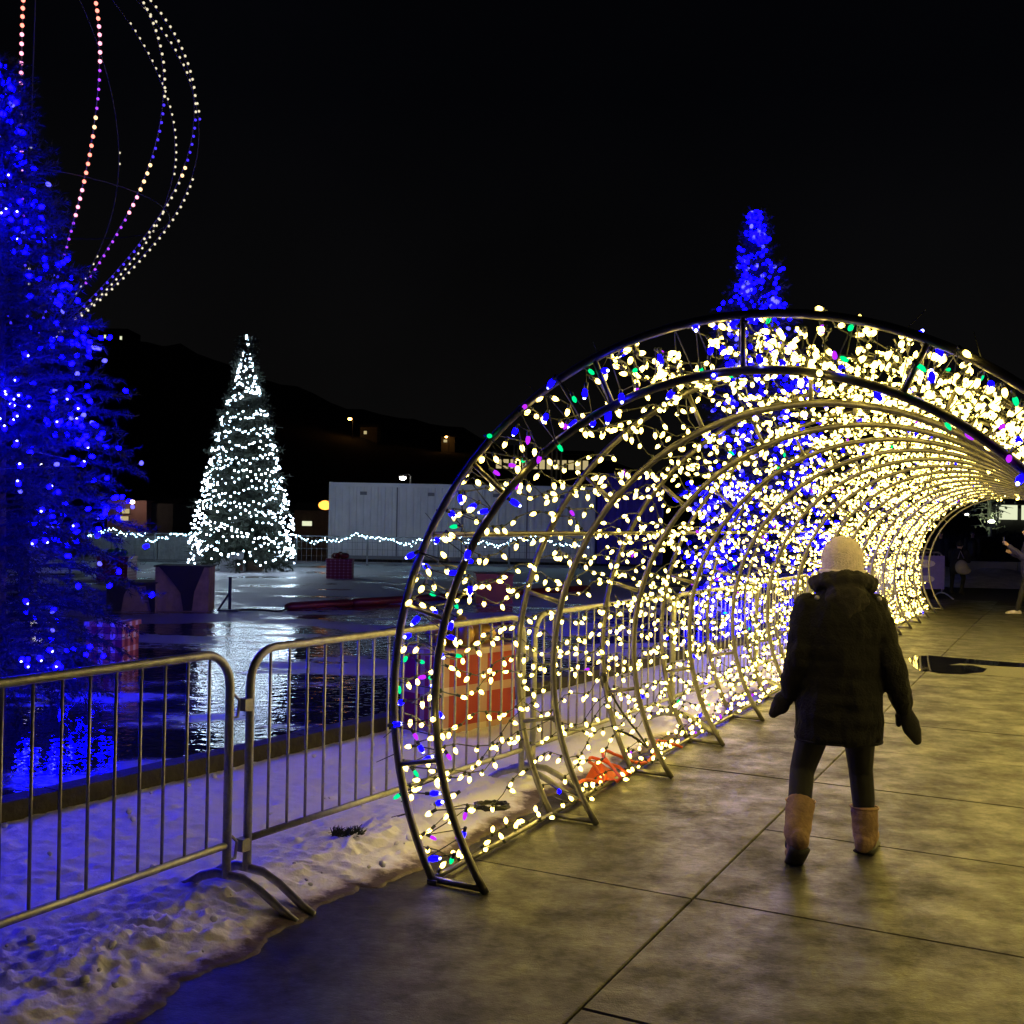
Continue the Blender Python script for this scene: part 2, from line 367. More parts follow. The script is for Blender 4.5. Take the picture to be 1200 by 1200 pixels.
M['water'] = mat('puddle_water', (.012, .012, .012), .03, spec=.6)
M['asphalt'] = mat('dark_asphalt', (.045, .045, .046), .75, 0, .4, 3, .4, 60, coords='World')

def plaid_material(name, base, light, dark, nx, frac):
    m = bpy.data.materials.new(name); m.use_nodes = True; nt = m.node_tree; b = nt.nodes['Principled BSDF']
    uv = nt.nodes.new('ShaderNodeUVMap'); s = nt.nodes.new('ShaderNodeSeparateXYZ'); nt.links.new(uv.outputs[0], s.inputs[0])
    ms = []
    for k in ('X', 'Y'):
        mu = nt.nodes.new('ShaderNodeMath'); mu.operation = 'MULTIPLY'; mu.inputs[1].default_value = nx; nt.links.new(s.outputs[k], mu.inputs[0])
        fr = nt.nodes.new('ShaderNodeMath'); fr.operation = 'FRACT'; nt.links.new(mu.outputs[0], fr.inputs[0])
        gt = nt.nodes.new('ShaderNodeMath'); gt.operation = 'LESS_THAN'; gt.inputs[1].default_value = frac; nt.links.new(fr.outputs[0], gt.inputs[0]); ms.append(gt)
    a = nt.nodes.new('ShaderNodeMath'); a.operation = 'ADD'; nt.links.new(ms[0].outputs[0], a.inputs[0]); nt.links.new(ms[1].outputs[0], a.inputs[1])
    h = nt.nodes.new('ShaderNodeMath'); h.operation = 'MULTIPLY'; h.inputs[1].default_value = .5; nt.links.new(a.outputs[0], h.inputs[0])
    r = nt.nodes.new('ShaderNodeValToRGB'); r.color_ramp.interpolation = 'CONSTANT'; e = r.color_ramp.elements
    e[0].position = 0; e[0].color = (*dark, 1); e[1].position = .4; e[1].color = (*base, 1); x = e.new(.9); x.color = (*light, 1)
    nt.links.new(h.outputs[0], r.inputs[0]); nt.links.new(r.outputs[0], b.inputs['Base Color']); b.inputs['Roughness'].default_value = .55
    return m
M['plaid'] = plaid_material('red_white_plaid', (.58, .17, .09), (.75, .62, .52), (.26, .02, .014), 3, .42)
M['plaid_big'] = plaid_material('red_wide_plaid', (.46, .26, .18), (.62, .50, .38), (.34, .022, .012), 2, .22)
M['plaid_far'] = plaid_material('dark_red_check', (.24, .05, .07), (.4, .25, .3), (.16, .012, .02), 6, .25)
M['dotted'] = plaid_material('dark_red_dotted', (.15, .012, .02), (.4, .2, .2), (.15, .012, .02), 7, .32)
M['redbox'] = mat('deep_red_box', (.22, .014, .014), .45, 0, .2, 3)

# ------------------------------------------------------------------ ground
def sheet(name, pts, m, z, kind='structure'):
    me = bpy.data.meshes.new(name); me.from_pydata([(p[0], p[1], z) for p in pts], [], [tuple(range(len(pts)))]); me.materials.append(m)
    o = link(name, me); o['kind'] = kind; return o
sheet('ground', [(-700, -60), (700, -60), (700, 1200), (-700, 1200)], M['asphalt'], -.06)
# icy plaza beyond the kerb
k0, k1 = T(-6.0, -4.62), T(34, -1.0)
kl = lambda s: -4.0 + (s + .37) * .096
plz = [T(s, kl(s) - .02) for s in (-8, 0, 8, 13.5, 20)] + [Vector((14, 42, 0)), Vector((-34, 42, 0)), Vector((-34, 2, 0))]
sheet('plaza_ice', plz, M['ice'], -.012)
# concrete walk: recessed bed + slabs
bed = MB().box((0, 0, 0), (1, 1, 1)); bed = MB()
bq = [T(-8, -2.2, -.035), T(-8, 7.6, -.035), T(23, 7.6, -.035), T(23, -2.2, -.035)]
bed.add(bq, [(0, 1, 2, 3)]); pave = bed.obj('pavement', M['asphalt']); pave['kind'] = 'structure'
def slab_mesh(w, d):
    b = MB(); g = .0042; w2, d2 = w / 2 - g, d / 2 - g; bev = .005
    lo = [(-w2, -d2, -.03), (w2, -d2, -.03), (w2, d2, -.03), (-w2, d2, -.03)]
    mi = [(x, y, -bev) for x, y, _ in lo]
    hi = [(x - math.copysign(bev, x), y - math.copysign(bev, y), 0) for x, y, _ in lo]
    b.add(lo + mi + hi, [(8, 9, 10, 11)] + [(i + o, (i + 1) % 4 + o, (i + 1) % 4 + 4 + o, i + 4 + o) for o in (0, 4) for i in range(4)])
    return b.mesh('slab', M['concrete'])
for (l0, l1, pitch, s0) in ((-2.15, -.33, 2.56, .41 - 2.56 * 3), (-.33, 2.27, 1.28, .42 - 1.28 * 6), (2.27, 4.87, 1.28, .42 - 1.28 * 4), (4.87, 7.47, 1.28, .42 - 1.28 * 1)):
    me = slab_mesh(l1 - l0, pitch); s = s0
    while s < 22:
        o = link('slab', me, pave, False)
        c = T(s + pitch / 2, (l0 + l1) / 2, random.uniform(-.0012, .0012))
        o.matrix_basis = Matrix.Translation(c) @ Matrix.Rotation(-TH, 4, 'Z'); s += pitch
# dark wet repair strip
st = MB(); w = .055
# kerb of timber lengths between plaza and snow
kerb = MB().add([T(-8, kl(-8) - .07, -.03), T(-8, kl(-8) + .07, -.03), T(22, kl(22) + .07, -.03), T(22, kl(22) - .07, -.03)], [(0, 1, 2, 3)]).obj('kerb', M['kerb']); kerb['kind'] = 'structure'
ang = math.atan2(TT.y + .096 * TA.y, TT.x + .096 * TA.x)
km = MB().box((0, 0, .05), (1.985, .15, .16)).mesh('timber', M['kerb'])
bv = None
for i in range(15):
    s = -8 + i * 1.99 + 1
    o = link('timber', km, kerb, False); o.matrix_basis = Matrix.Translation(T(s, kl(s), random.uniform(-.006, .006))) @ Matrix.Rotation(ang + random.uniform(-.004, .004), 4, 'Z')

# snow strip (lumpy) from kerb to walk
def snow_strip():
    su = [-7.0]
    while su[-1] < 21: su.append(su[-1] + (.017 if su[-1] < 1.2 and su[-1] > -3.2 else .035 if su[-1] < 4 else .07 if su[-1] < 8 else .14))
    nv = 128; V = []; dirt = []
    for s in su:
        la = kl(s) + .075; lb = -1.60 + .13 * noise.noise((s * .9, 3.1, 0)) + .07 * noise.noise((s * 3.3, 7, 0)) + .035 * noise.noise((s * 11, 2, 0)) + .02 * noise.noise((s * 25, 2, 0)) + (-.06 if s < -.2 else 0.0 if s < 1 else 0)
        for j in range(nv):
            f = j / (nv - 1); l = la + (lb - la) * f
            e = min(1, (1 - f) * (lb - la) / .45); e2 = min(1, f * (lb - la) / .2)
            p = T(s, l)
            q = Vector((p.x, p.y, 0))
            big = noise.fractal(q * 2.6, .8, 2.1, 4) ; sm = noise.fractal(q * 11, .75, 2.0, 4)
            rgh = min(1.25, max(.05, (f - .55) * 2.8 + .9 * noise.noise(q * 1.1 + Vector((4, 1, 0)))))
            cell = noise.voronoi(q * 7.5 + Vector((.8 * noise.noise(q * 14), .8 * noise.noise(q * 14 + Vector((5, 5, 0))), 0)))[0][0]
            clod = max(0, .42 - cell) * (.5 + noise.noise(q * 1.3 + Vector((9, 2, 0))))
            edge_lump = math.exp(-((1 - f) * (lb - la) - .38) ** 2 / .05) * (.028 + .02 * noise.noise(q * 4))
            amp = (1.0 if s < 2 else .75) * (.35 + .65 * rgh)
            z = (.036 + .018 * big * amp + .016 * max(-.3, sm) + .055 * clod * amp + .026 * rgh * noise.fractal(q * 26, .85, 2, 3) + (.022 * (.30 - abs(noise.noise(q * 9.5))) + .026 * (.3 - abs(noise.noise(q * 21)))) * rgh + edge_lump) * (e ** .85) * (.45 + .55 * e2)
            z = max(z, -.004 + .004 * sm) if f > .97 else max(z, .0035 * min(1, e * 4))
            if f > .995: z = -.012
            V.append((p.x, p.y, z + .003))
            d = 1.35 * (1 - min(1, (1 - f) * (lb - la) / .30)) ** 1.6 + .25 * max(0, noise.noise(q * .8) - .15)
            dirt.append(d)
    n = len(su); Fc = []
    for i in range(n - 1):
        for j in range(nv - 1):
            a = i * nv + j; Fc.append((a, a + 1, a + nv + 1, a + nv))
    me = bpy.data.meshes.new('snow_verge'); me.from_pydata(V, [], Fc); me.materials.append(M['snow'])
    at = me.attributes.new('dirt', 'FLOAT', 'POINT'); at.data.foreach_set('value', dirt)
    me.polygons.foreach_set('use_smooth', [True] * len(Fc)); me.update()
    o = link('snow_verge', me); o['kind'] = 'structure'; return o
snow_strip()
# loose snow clods on the verge
cl = MB(); rnd = random.Random(3)
for i in range(120):
    s = rnd.uniform(-3.2, 3.5); l = rnd.uniform(kl(s) + .2, -1.72) if rnd.random() < .6 else rnd.uniform(-2.1, -1.66)
    r = rnd.uniform(.006, .020) ; p = T(s, l, .055 + r * .2)
    cl.ell(p, (r * rnd.uniform(.8, 1.5), r * rnd.uniform(.8, 1.3), r * .8), 6, 4, rot=Euler((rnd.random(), rnd.random(), rnd.random() * 6)).to_matrix())
o = cl.obj('snow_clods', M['snow'], smooth=True); tag(o, 'loose clods of old snow scattered over the verge', 'snow', kind='stuff')

# puddle on the walk
pd = [G(1064, 772), G(1070, 781), G(1079, 787), G(1092, 787), G(1100, 789), G(1125, 790), G(1152, 788), G(1157, 784), G(1140, 780), G(1112, 779.5), G(1125, 777.5), G(1170, 781), G(1215, 783), G(1260, 787), G(1255, 781), G(1190, 777), G(1130, 772), G(1090, 768.5), G(1072, 769)]
sheet('puddle', pd, M['water'], .0045)

M['damp'] = mat('damp_concrete', (.035, .033, .026), .34, 0, .5, 5, .3, 40, coords='World', spec=.35)
cpt = sum(pd[:16], Vector((0, 0, 0))) / 16
dpts = []
for i in range(64):
    a = 2 * PI * i / 64; ax = TA * math.cos(a) * 1.15 + TT * math.sin(a) * .62
    dpts.append(cpt + TA * .25 + ax * (1 + .30 * noise.noise(Vector((math.cos(a) * 1.7, math.sin(a) * 1.7, 3))) + .10 * noise.noise(Vector((math.cos(a) * 6, math.sin(a) * 6, 1)))))
sheet('damp_patch', dpts, M['damp'], .0024)
# ------------------------------------------------------------------ light tunnel
tunnel = thing('light_tunnel', 'long arched walk-through tunnel of steel hoops covered in warm white bulbs', 'light tunnel', T(0, 0))
OFF = [0, .06, .11, .08, .05, .04, .02] + [0] * 20
NA = 16
SK = [k * 1.244 + OFF[k] for k in range(NA + 1)]
def arcp(s, phi, R): return T(s, R * math.cos(phi), CZ + R * math.sin(phi))
def arc_pts(s, R, n):
    a0 = -math.asin(CZ / R)
    return [arcp(s, PI - a0 + (2 * a0 - PI) * i / n, R) for i in range(n + 1)]
def ortho_frame(): return None
rung_angles = [math.radians(x) for x in (-11.6, 14.4, 40.4, 66, 91, 114, 139.6, 165.6, 191.6)]
for k, s in enumerate(SK):
    nseg = 64 if k < 4 else 40
    tr = .019
    arch = MB().tube(arc_pts(s, RO, nseg), tr, 8).obj('arch', M['steel'], tunnel, True)
    MB().tube(arc_pts(s, RI, nseg), tr, 8).obj('inner_tube', M['steel'], arch, True)
    for ph in rung_angles:
        MB().tube([arcp(s, ph, RI), arcp(s, ph, RO)], .0125, 6).obj('rung', M['steel'], arch, True)
    for sg in (1, -1):
        po = arcp(s, -math.asin(CZ / RO) if sg > 0 else PI + math.asin(CZ / RO), RO); pi_ = arcp(s, -math.asin(CZ / RI) if sg > 0 else PI + math.asin(CZ / RI), RI)
        MB().tube([po + Vector((0, 0, .02)), pi_ + Vector((0, 0, .018))], .016, 6).obj('foot_bar', M['steel'], arch, True)
        if k < 5:
            cpl = MB(); cpl.box(po + Vector((0, 0, .012)), (.05, .05, .02), rot=Matrix.Rotation(-TH, 3, 'Z')); cpl.obj('base_plate', M['steel'], arch)
for ph in (PI + math.asin(CZ / RO), -math.asin(CZ / RO)):
    for k in range(NA):
        MB().tube([arcp(SK[k] + .015, ph, RO) + Vector((0, 0, .025)), arcp(SK[k + 1] - .015, ph, RO) + Vector((0, 0, .025))], .014, 6).obj('base_rail', M['steel'], tunnel, True)
for ph in (math.radians(153), math.radians(27)):
    MB().tube([arcp(SK[0], ph, RO - .02), arcp(SK[-1], ph, RO - .02)], .013, 6).obj('purlin', M['steel'], tunnel, True)
# zip tie tails on the front arch
for i in range(16):
    ph = math.radians(random.choice([random.uniform(150, 200), random.uniform(100, 150), random.uniform(20, 80)])); b0 = arcp(SK[0], ph, RO + .015)
    d = (b0 - T(0, 0, CZ)).normalized() + Vector((random.uniform(-.8, .8), random.uniform(-.5, .5), random.uniform(-.5, .5)))
    MB().tube([b0, b0 + d.normalized() * random.uniform(.05, .11)], [.0022, .0015], 4).obj('zip_tie', M['black'], tunnel)

C7 = [(.0072, 0), (.0096, .007), (.0107, .015), (.0094, .026), (.0052, .035), (.0012, .039)]
def bulb_mesh(name, m, sc=1.0, n=8, core=None):
    b = MB(); b.lathe([(r * sc, z * sc) for r, z in C7], n, 0); b.lathe([(.0085, -.026), (.0085, .0005)], 6, 1)
    mats = [m, M['socket']]
    if core: b.ell((0, 0, .036 * sc), (.006 * sc, .006 * sc, .007 * sc), 6, 4, 2); mats.append(core)
    me = b.mesh(name, mats, True); at = me.attributes.new('hot', 'FLOAT', 'POINT'); at.data.foreach_set('value', [float(np.interp(v.co.z / sc, HZ, HV)) for v in me.vertices]); return me
BM = {'warm': bulb_mesh('bulb_warm', M['warm']), 'blue': bulb_mesh('bulb_blue', M['blue'], 1.2, 10, M['blue_hot']), 'green': bulb_mesh('bulb_green', M['green'], .95),
      'purple': bulb_mesh('bulb_purple', M['purple'], .95), 'pink': bulb_mesh('bulb_pink', M['pink'], 1.05), 'teal': bulb_mesh('bulb_teal', M['teal'], 1.1)}
def dir_matrix(p, d):
    q = d.to_track_quat('Z', 'Y').to_matrix().to_4x4()
    return Matrix.Translation(p) @ q
def rdir(rnd, bias):
    v = Vector((rnd.gauss(0, 1), rnd.gauss(0, 1), rnd.gauss(0, 1))).normalized() * .85 + bias
    return v.normalized()
rnd = random.Random(11)
far_bulbs = []; near_bulbs = []
CAMP = Vector((0, 0, CAMH))
a0o = math.asin(CZ / RO)
def bay_strings(k):
    sa, sb = SK[k], SK[k + 1]
    w = MB(); n_str = 60 if k < 1 else 72 if k < 2 else 90 if k < 4 else 112; n_ext = 34 if k < 6 else 12; bulbs = []
    for j in range(n_str + n_ext):
        ph = PI + a0o - .03 - (PI + 2 * a0o - .06) * (j + rnd.uniform(-.3, .3)) / (n_str - 1) if j < n_str else math.radians(rnd.uniform(-5, 112))
        ph2 = ph + rnd.uniform(-.06, .06)
        R1 = RO - rnd.choice([-.03, 0, .02, .05, .2]) * rnd.random(); R2 = RO - rnd.choice([-.03, 0, .03, .06, .2]) * rnd.random()
        sag = rnd.uniform(.01, .10); wob = rnd.uniform(0, 6); npt = 10; pts = []
        for i in range(npt + 1):
            u = i / npt; pm = ph + (ph2 - ph) * u + .022 * math.sin(u * 11 + wob)
            p = arcp(sa + (sb - sa) * u, pm, R1 + (R2 - R1) * u + .012 * math.sin(u * 17 + wob)); p.z -= sag * math.sin(PI * u) * (1 if abs(math.cos(ph)) > .3 else 1.2)
            p.z = max(p.z, .03); pts.append(p)
        w.tube(pts, .0032, 3 if k > 2 else 4, cap=False)
        nb = rnd.choice([8, 9, 10, 10])
        for i in range(nb):
            u = (i + rnd.uniform(.2, .8)) / nb * npt; a = int(u); p = pts[a].lerp(pts[min(a + 1, npt)], u - a)
            outw = (p - T(sa, 0, CZ)); outw.z = 0
            d = rdir(rnd, Vector((0, 0, -.75 if p.z < 2.3 else -.1)) + (pts[min(a + 1, npt)] - pts[a]).normalized() * rnd.uniform(-.3, .3))
            if p.z < .07: d.z = abs(d.z); d.normalize()
            c = 'warm'
            if k > 0 and rnd.random() < (.045 if k in (3, 4) else .018): c = rnd.choice(['blue', 'blue', 'green', 'purple'])
            bulbs.append((p + d * .02, d, c))
    return w, bulbs
for k in range(NA):
    w, bl = bay_strings(k)
    so = w.obj('light_string', M['wire'], tunnel)
    for (p, d, c) in bl: near_bulbs.append(((p - CAMP).length - (1.5 if c != 'warm' else 0), p, d, c, so))
# multicoloured string woven over the front arch
mp_ = []; n = 215
wpts = []
for i in range(n + 1):
    ph = PI + a0o - .05 - (PI + 2 * a0o - .1) * i / n
    R = (RI + RO) / 2 + (RO - RI) * .55 * math.sin(i * 1.9 + rnd.uniform(-.4, .4)); wpts.append(arcp(rnd.uniform(-.05, .16), ph, R))
ms = MB().tube(wpts, .0034, 4, cap=False).obj('light_string', M['wire'], tunnel); ms['label'] = 'multicoloured bulb string around the front arch'
cyc = ['blue', 'warm', 'green', 'purple', 'blue', 'blue', 'warm', 'blue', 'warm', 'blue', 'green', 'purple', 'blue', 'warm']
front = []
for i in range(n):
    c = rnd.choice(cyc)
    p = wpts[i]; d = rdir(rnd, Vector((0, 0, -.5)))
    if p.z < .06: continue
    front.append((p + d * .02, d, c, ms))
near_bulbs.sort(key=lambda x: x[0])
inview = []
rest = []
for r in near_bulbs:
    v = r[1] - CAMP; px = 600 + F_PX * v.x / v.y if v.y > .2 else 9e9
    (inview if px < 1215 and len(inview) < 298 - len(front) else rest).append(r)
NAMED = {'blue': 'glowing blue bulb', 'green': 'glowing green bulb', 'purple': 'glowing purple bulb', 'pink': 'glowing pink bulb', 'teal': 'glowing teal bulb'}
for (p, d, c, so) in front + [(r[1], r[2], r[3], r[4]) for r in inview]:
    o = link('bulb', BM[c], so); o.matrix_basis = dir_matrix(p, d) @ Matrix.Scale(rnd.uniform(.92, 1.12), 4)
    if c in NAMED: o['label'] = NAMED[c]
def mass(name, items, parent, n=5, sc=1.0, prof=C7, socket=True):
    # items (p, d, material key); one joined mesh of many tiny bulbs
    keys = sorted({c for _, _, c in items}); mats = [M[c] for c in keys] + [M['socket']]
    tv = []; tf = []; tm = []
    ring = np.array([[math.cos(2 * PI * k / n), math.sin(2 * PI * k / n)] for k in range(n)])
    pr = [prof[0], prof[2], prof[3], prof[5]] if len(prof) == 6 else prof
    def unit(pr):
        v = np.array([[r * x, r * y, z] for r, z in pr for x, y in ring]); f = []
        for i in range(len(pr) - 1):
            for k in range(n):
                a, b = i * n + k, i * n + (k + 1) % n; f += [(a, b, b + n), (a, b + n, a + n)]
        for k in range(1, n - 1): f.append((0, k + 1, k)); 
        o = (len(pr) - 1) * n
        for k in range(1, n - 1): f.append((o, o + k, o + k + 1))
        return v, np.array(f)
    v1, f1 = unit(pr); v2, f2 = unit([(.008, -.024), (.008, .0)])
    base = 0; hot = []; h1 = np.interp(v1[:, 2], HZ, HV); h2 = np.zeros(len(v2))
    for (p, d, c) in items:
        R = np.array(d.to_track_quat('Z', 'Y').to_matrix()); pp = np.array(p); ki = keys.index(c)
        s = sc * (1.25 if c == 'blue' and sc == 1.0 else 1.0)
        tv.append(v1 * s @ R.T + pp); tf.append(f1 + base); tm.append(np.full(len(f1), ki)); base += len(v1); hot.append(h1)
        if socket: tv.append(v2 * sc @ R.T + pp); tf.append(f2 + base); tm.append(np.full(len(f2), len(keys))); base += len(v2); hot.append(h2)
    me = np_mesh(name, np.concatenate(tv), np.concatenate(tf), mats, True, np.concatenate(tm))
    at = me.attributes.new('hot', 'FLOAT', 'POINT'); at.data.foreach_set('value', np.concatenate(hot).astype(np.float32))
    o = link(name, me, parent); o['kind'] = 'stuff'; return o
mass('bulb_net', [(r[1], r[2], r[3]) for r in rest], tunnel)

# power cords and orange tape at the foot of the tunnel
def wobble(pts, n, amp, seed, zmin=.02):
    r = random.Random(seed); out = []
    P_ = [Vector(p) for p in pts]
    def cr(a, b, c, d, t): return .5 * ((2 * b) + (c - a) * t + (2 * a - 5 * b + 4 * c - d) * t * t + (3 * b - a - 3 * c + d) * t ** 3)
    for i in range(len(P_) - 1):
        a, b, c, d = P_[max(0, i - 1)], P_[i], P_[i + 1], P_[min(len(P_) - 1, i + 2)]
        for k in range(n):
            q = cr(a, b, c, d, k / n) + Vector((r.uniform(-amp, amp), r.uniform(-amp, amp), r.uniform(-amp, amp))); q.z = max(q.z, zmin); out.append(q)
    out.append(P_[-1]); return out
c = T(1.05, -1.72, .07)
coil = [c + Vector((.09 * math.cos(i * .7) + .004 * i % .03, .07 * math.sin(i * .7), .012 * math.sin(i * 1.9) + .02)) for i in range(44)]
MB().tube(coil, .007, 5).obj('cable_coil', M['wire'], smooth=True)
tag(bpy.data.objects['cable_coil'], 'black cable coiled on the snow behind the second hoop of the tunnel', 'cable')
pc = wobble([arcp(SK[2], math.radians(188), RO), arcp(SK[2] + .12, math.radians(196), RO - .02), arcp(SK[2] + .05, math.radians(205), RO - .18) - Vector((0, 0, .05)), arcp(SK[2] - .25, math.radians(203), RO - .22), arcp(SK[2] - .32, math.radians(200), RO - .15)], 8, .002, 4)
t_ = thing('power_cord', 'black power cord looping from the third hoop with its plug hanging', 'power cord', pc[0])
MB().tube(pc, .008, 6).obj('cord', M['wire'], t_, True); MB().lathe([(.02, -.05), (.024, -.03), (.024, .03), (.016, .06)], 8, mat=dir_matrix(pc[0] + Vector((0, 0, -.02)), Vector((.1, .2, -1)))).obj('plug', M['black'], t_, True)
oc = T(2.35, -1.42, .05)
ot = MB().tube(wobble([T(1.55, -1.36, .03), T(1.85, -1.52, .09), T(2.1, -1.45, .05), T(2.2, -1.6, .16), T(2.36, -1.38, .05), T(2.28, -1.55, .03), T(2.15, -1.36, .06), T(2.42, -1.6, .16), T(2.7, -1.45, .05), T(2.95, -1.42, .06), T(3.25, -1.5, .10), T(3.45, -1.38, .03)], 8, .006, 5), .011, 6)
tag(ot.obj('extension_cord', M['orange'], smooth=True), 'orange extension cord heaped in the snow along the base of the tunnel', 'extension cord')
fl = MB(); fl.add([T(2.12, -1.60, .03), T(2.22, -1.56, .15), T(2.34, -1.46, .04), T(2.2, -1.45, .03), T(2.42, -1.58, .04)], [(0, 1, 3), (1, 2, 3), (0, 4, 1), (1, 4, 2), (0, 3, 2, 4)])
tag(fl.obj('warning_flag', M['orange']), 'crumpled orange vinyl flag propped in the snow inside the tunnel side', 'flag')

# ------------------------------------------------------------------ crowd barriers
def make_barrier(label):
    b = thing('crowd_barrier', label, 'barrier', (0, 0, 0), 0, 'steel crowd barriers')
    L, H, r, c = 2.34, 1.10, .0195, .15
    pts = [(0, 0, .12), (0, 0, H - c)] + [(c - c * math.cos(a), 0, H - c + c * math.sin(a)) for a in [PI / 2 * i / 7 for i in range(1, 8)]]
    pts2 = [(L - x, y, z) for x, y, z in reversed(pts)]
    MB().tube(pts + pts2, r, 10).obj('frame', M['galv'], b, True, False)
    MB().tube([(0, 0, .26), (L, 0, .26)], .0165, 10).obj('bottom_rail', M['galv'], b, True, False)
    nb = 18
    me = MB().tube([(0, 0, .27), (0, 0, H - .012)], .0068, 6).mesh('bar', M['galv'], True)
    for i in range(nb):
        o = link('bar', me, b, False); o.location = ((i + 1) * L / (nb + 1), 0, 0)
    ft = MB(); fp = [(0, -.40, .0), (0, -.33, .03), (0, -.20, .095), (0, -.10, .13), (0, .06, .13), (0, .15, .10), (0, .23, .05), (0, .29, .02)]
    ft.tube(fp, .021, 8, flat=.55); fm = ft.mesh('foot', M['galv'], True)
    for x in (.0, L):
        o = link('foot', fm, b, False); o.location = (x, 0, .0)
    for z in (.86, .24):
        MB().tube([(L + .015, 0, z - .05), (L + .05, .0, z - .05), (L + .06, .0, z + .02), (L + .03, 0, z + .05), (L + .015, 0, z + .045)], .007, 6).obj('hook', M['galv'], b, True, False)
        MB().box((-.028, 0, z), (.045, .045, .055)).obj('hinge_plate', M['galv'], b, False, False)
    return b
J = [(-.62, -2.08), (1.85, -1.87), (4.22, -1.74), (6.62, -1.66), (9.02, -1.64), (11.42, -1.64), (13.82, -1.64), (16.22, -1.64)]
bar0 = make_barrier('steel crowd barrier nearest the camera, cut off by the left edge of the photo'); index_kids(bar0)
def put_barrier(o, A, B):
    d = (B - A); o.location = A + d.normalized() * .05; o.rotation_euler = (0, 0, math.atan2(d.y, d.x))
pts = [T(*j) for j in J]
d0 = (pts[1] - pts[0]).normalized()
put_barrier(bar0, T(-.68 - 2.40, -2.19), T(-.68, -2.085))
BL = ['steel crowd barrier between the snow sprig and the front hoop, second from the camera', 'steel crowd barrier in front of the large plaid present, third from the camera', 'steel crowd barrier behind the tunnel, fourth from the camera along the row', 'steel crowd barrier behind the tunnel, fifth from the camera along the row', 'steel crowd barrier behind the tunnel, sixth from the camera along the row', 'steel crowd barrier behind the tunnel, seventh from the camera along the row', 'steel crowd barrier behind the tunnel, farthest of its row by the blue tree']
BL[0] = 'steel crowd barrier standing on snow just left of the front hoop, second from the camera'
for i in range(7):
    o = copy_tree(bar0); put_barrier(o, pts[i], pts[i + 1]); o['label'] = BL[i]

# fir sprig on the snow
sp = MB(); c = G(402, 980, .07); rs = random.Random(2)
sp.tube([c + Vector((-.06, .02, 0)), c, c + Vector((.06, .03, .02)), c + Vector((.09, .05, .05))], [.004, .004, .003, .002], 5)
for i in range(260):
    q = c + Vector((rs.uniform(-.06, .09), rs.uniform(0, .04), .005)); d = Vector((rs.uniform(-.4, 1), rs.uniform(-1, 1), rs.uniform(-.1, 1))).normalized() * rs.uniform(.025, .05)
    sp.tube([q, q + d], [.003, .0015], 3)
tag(sp.obj('fir_sprig', M['needle_dark']), 'small broken fir sprig lying on the snow by the barrier', 'sprig')

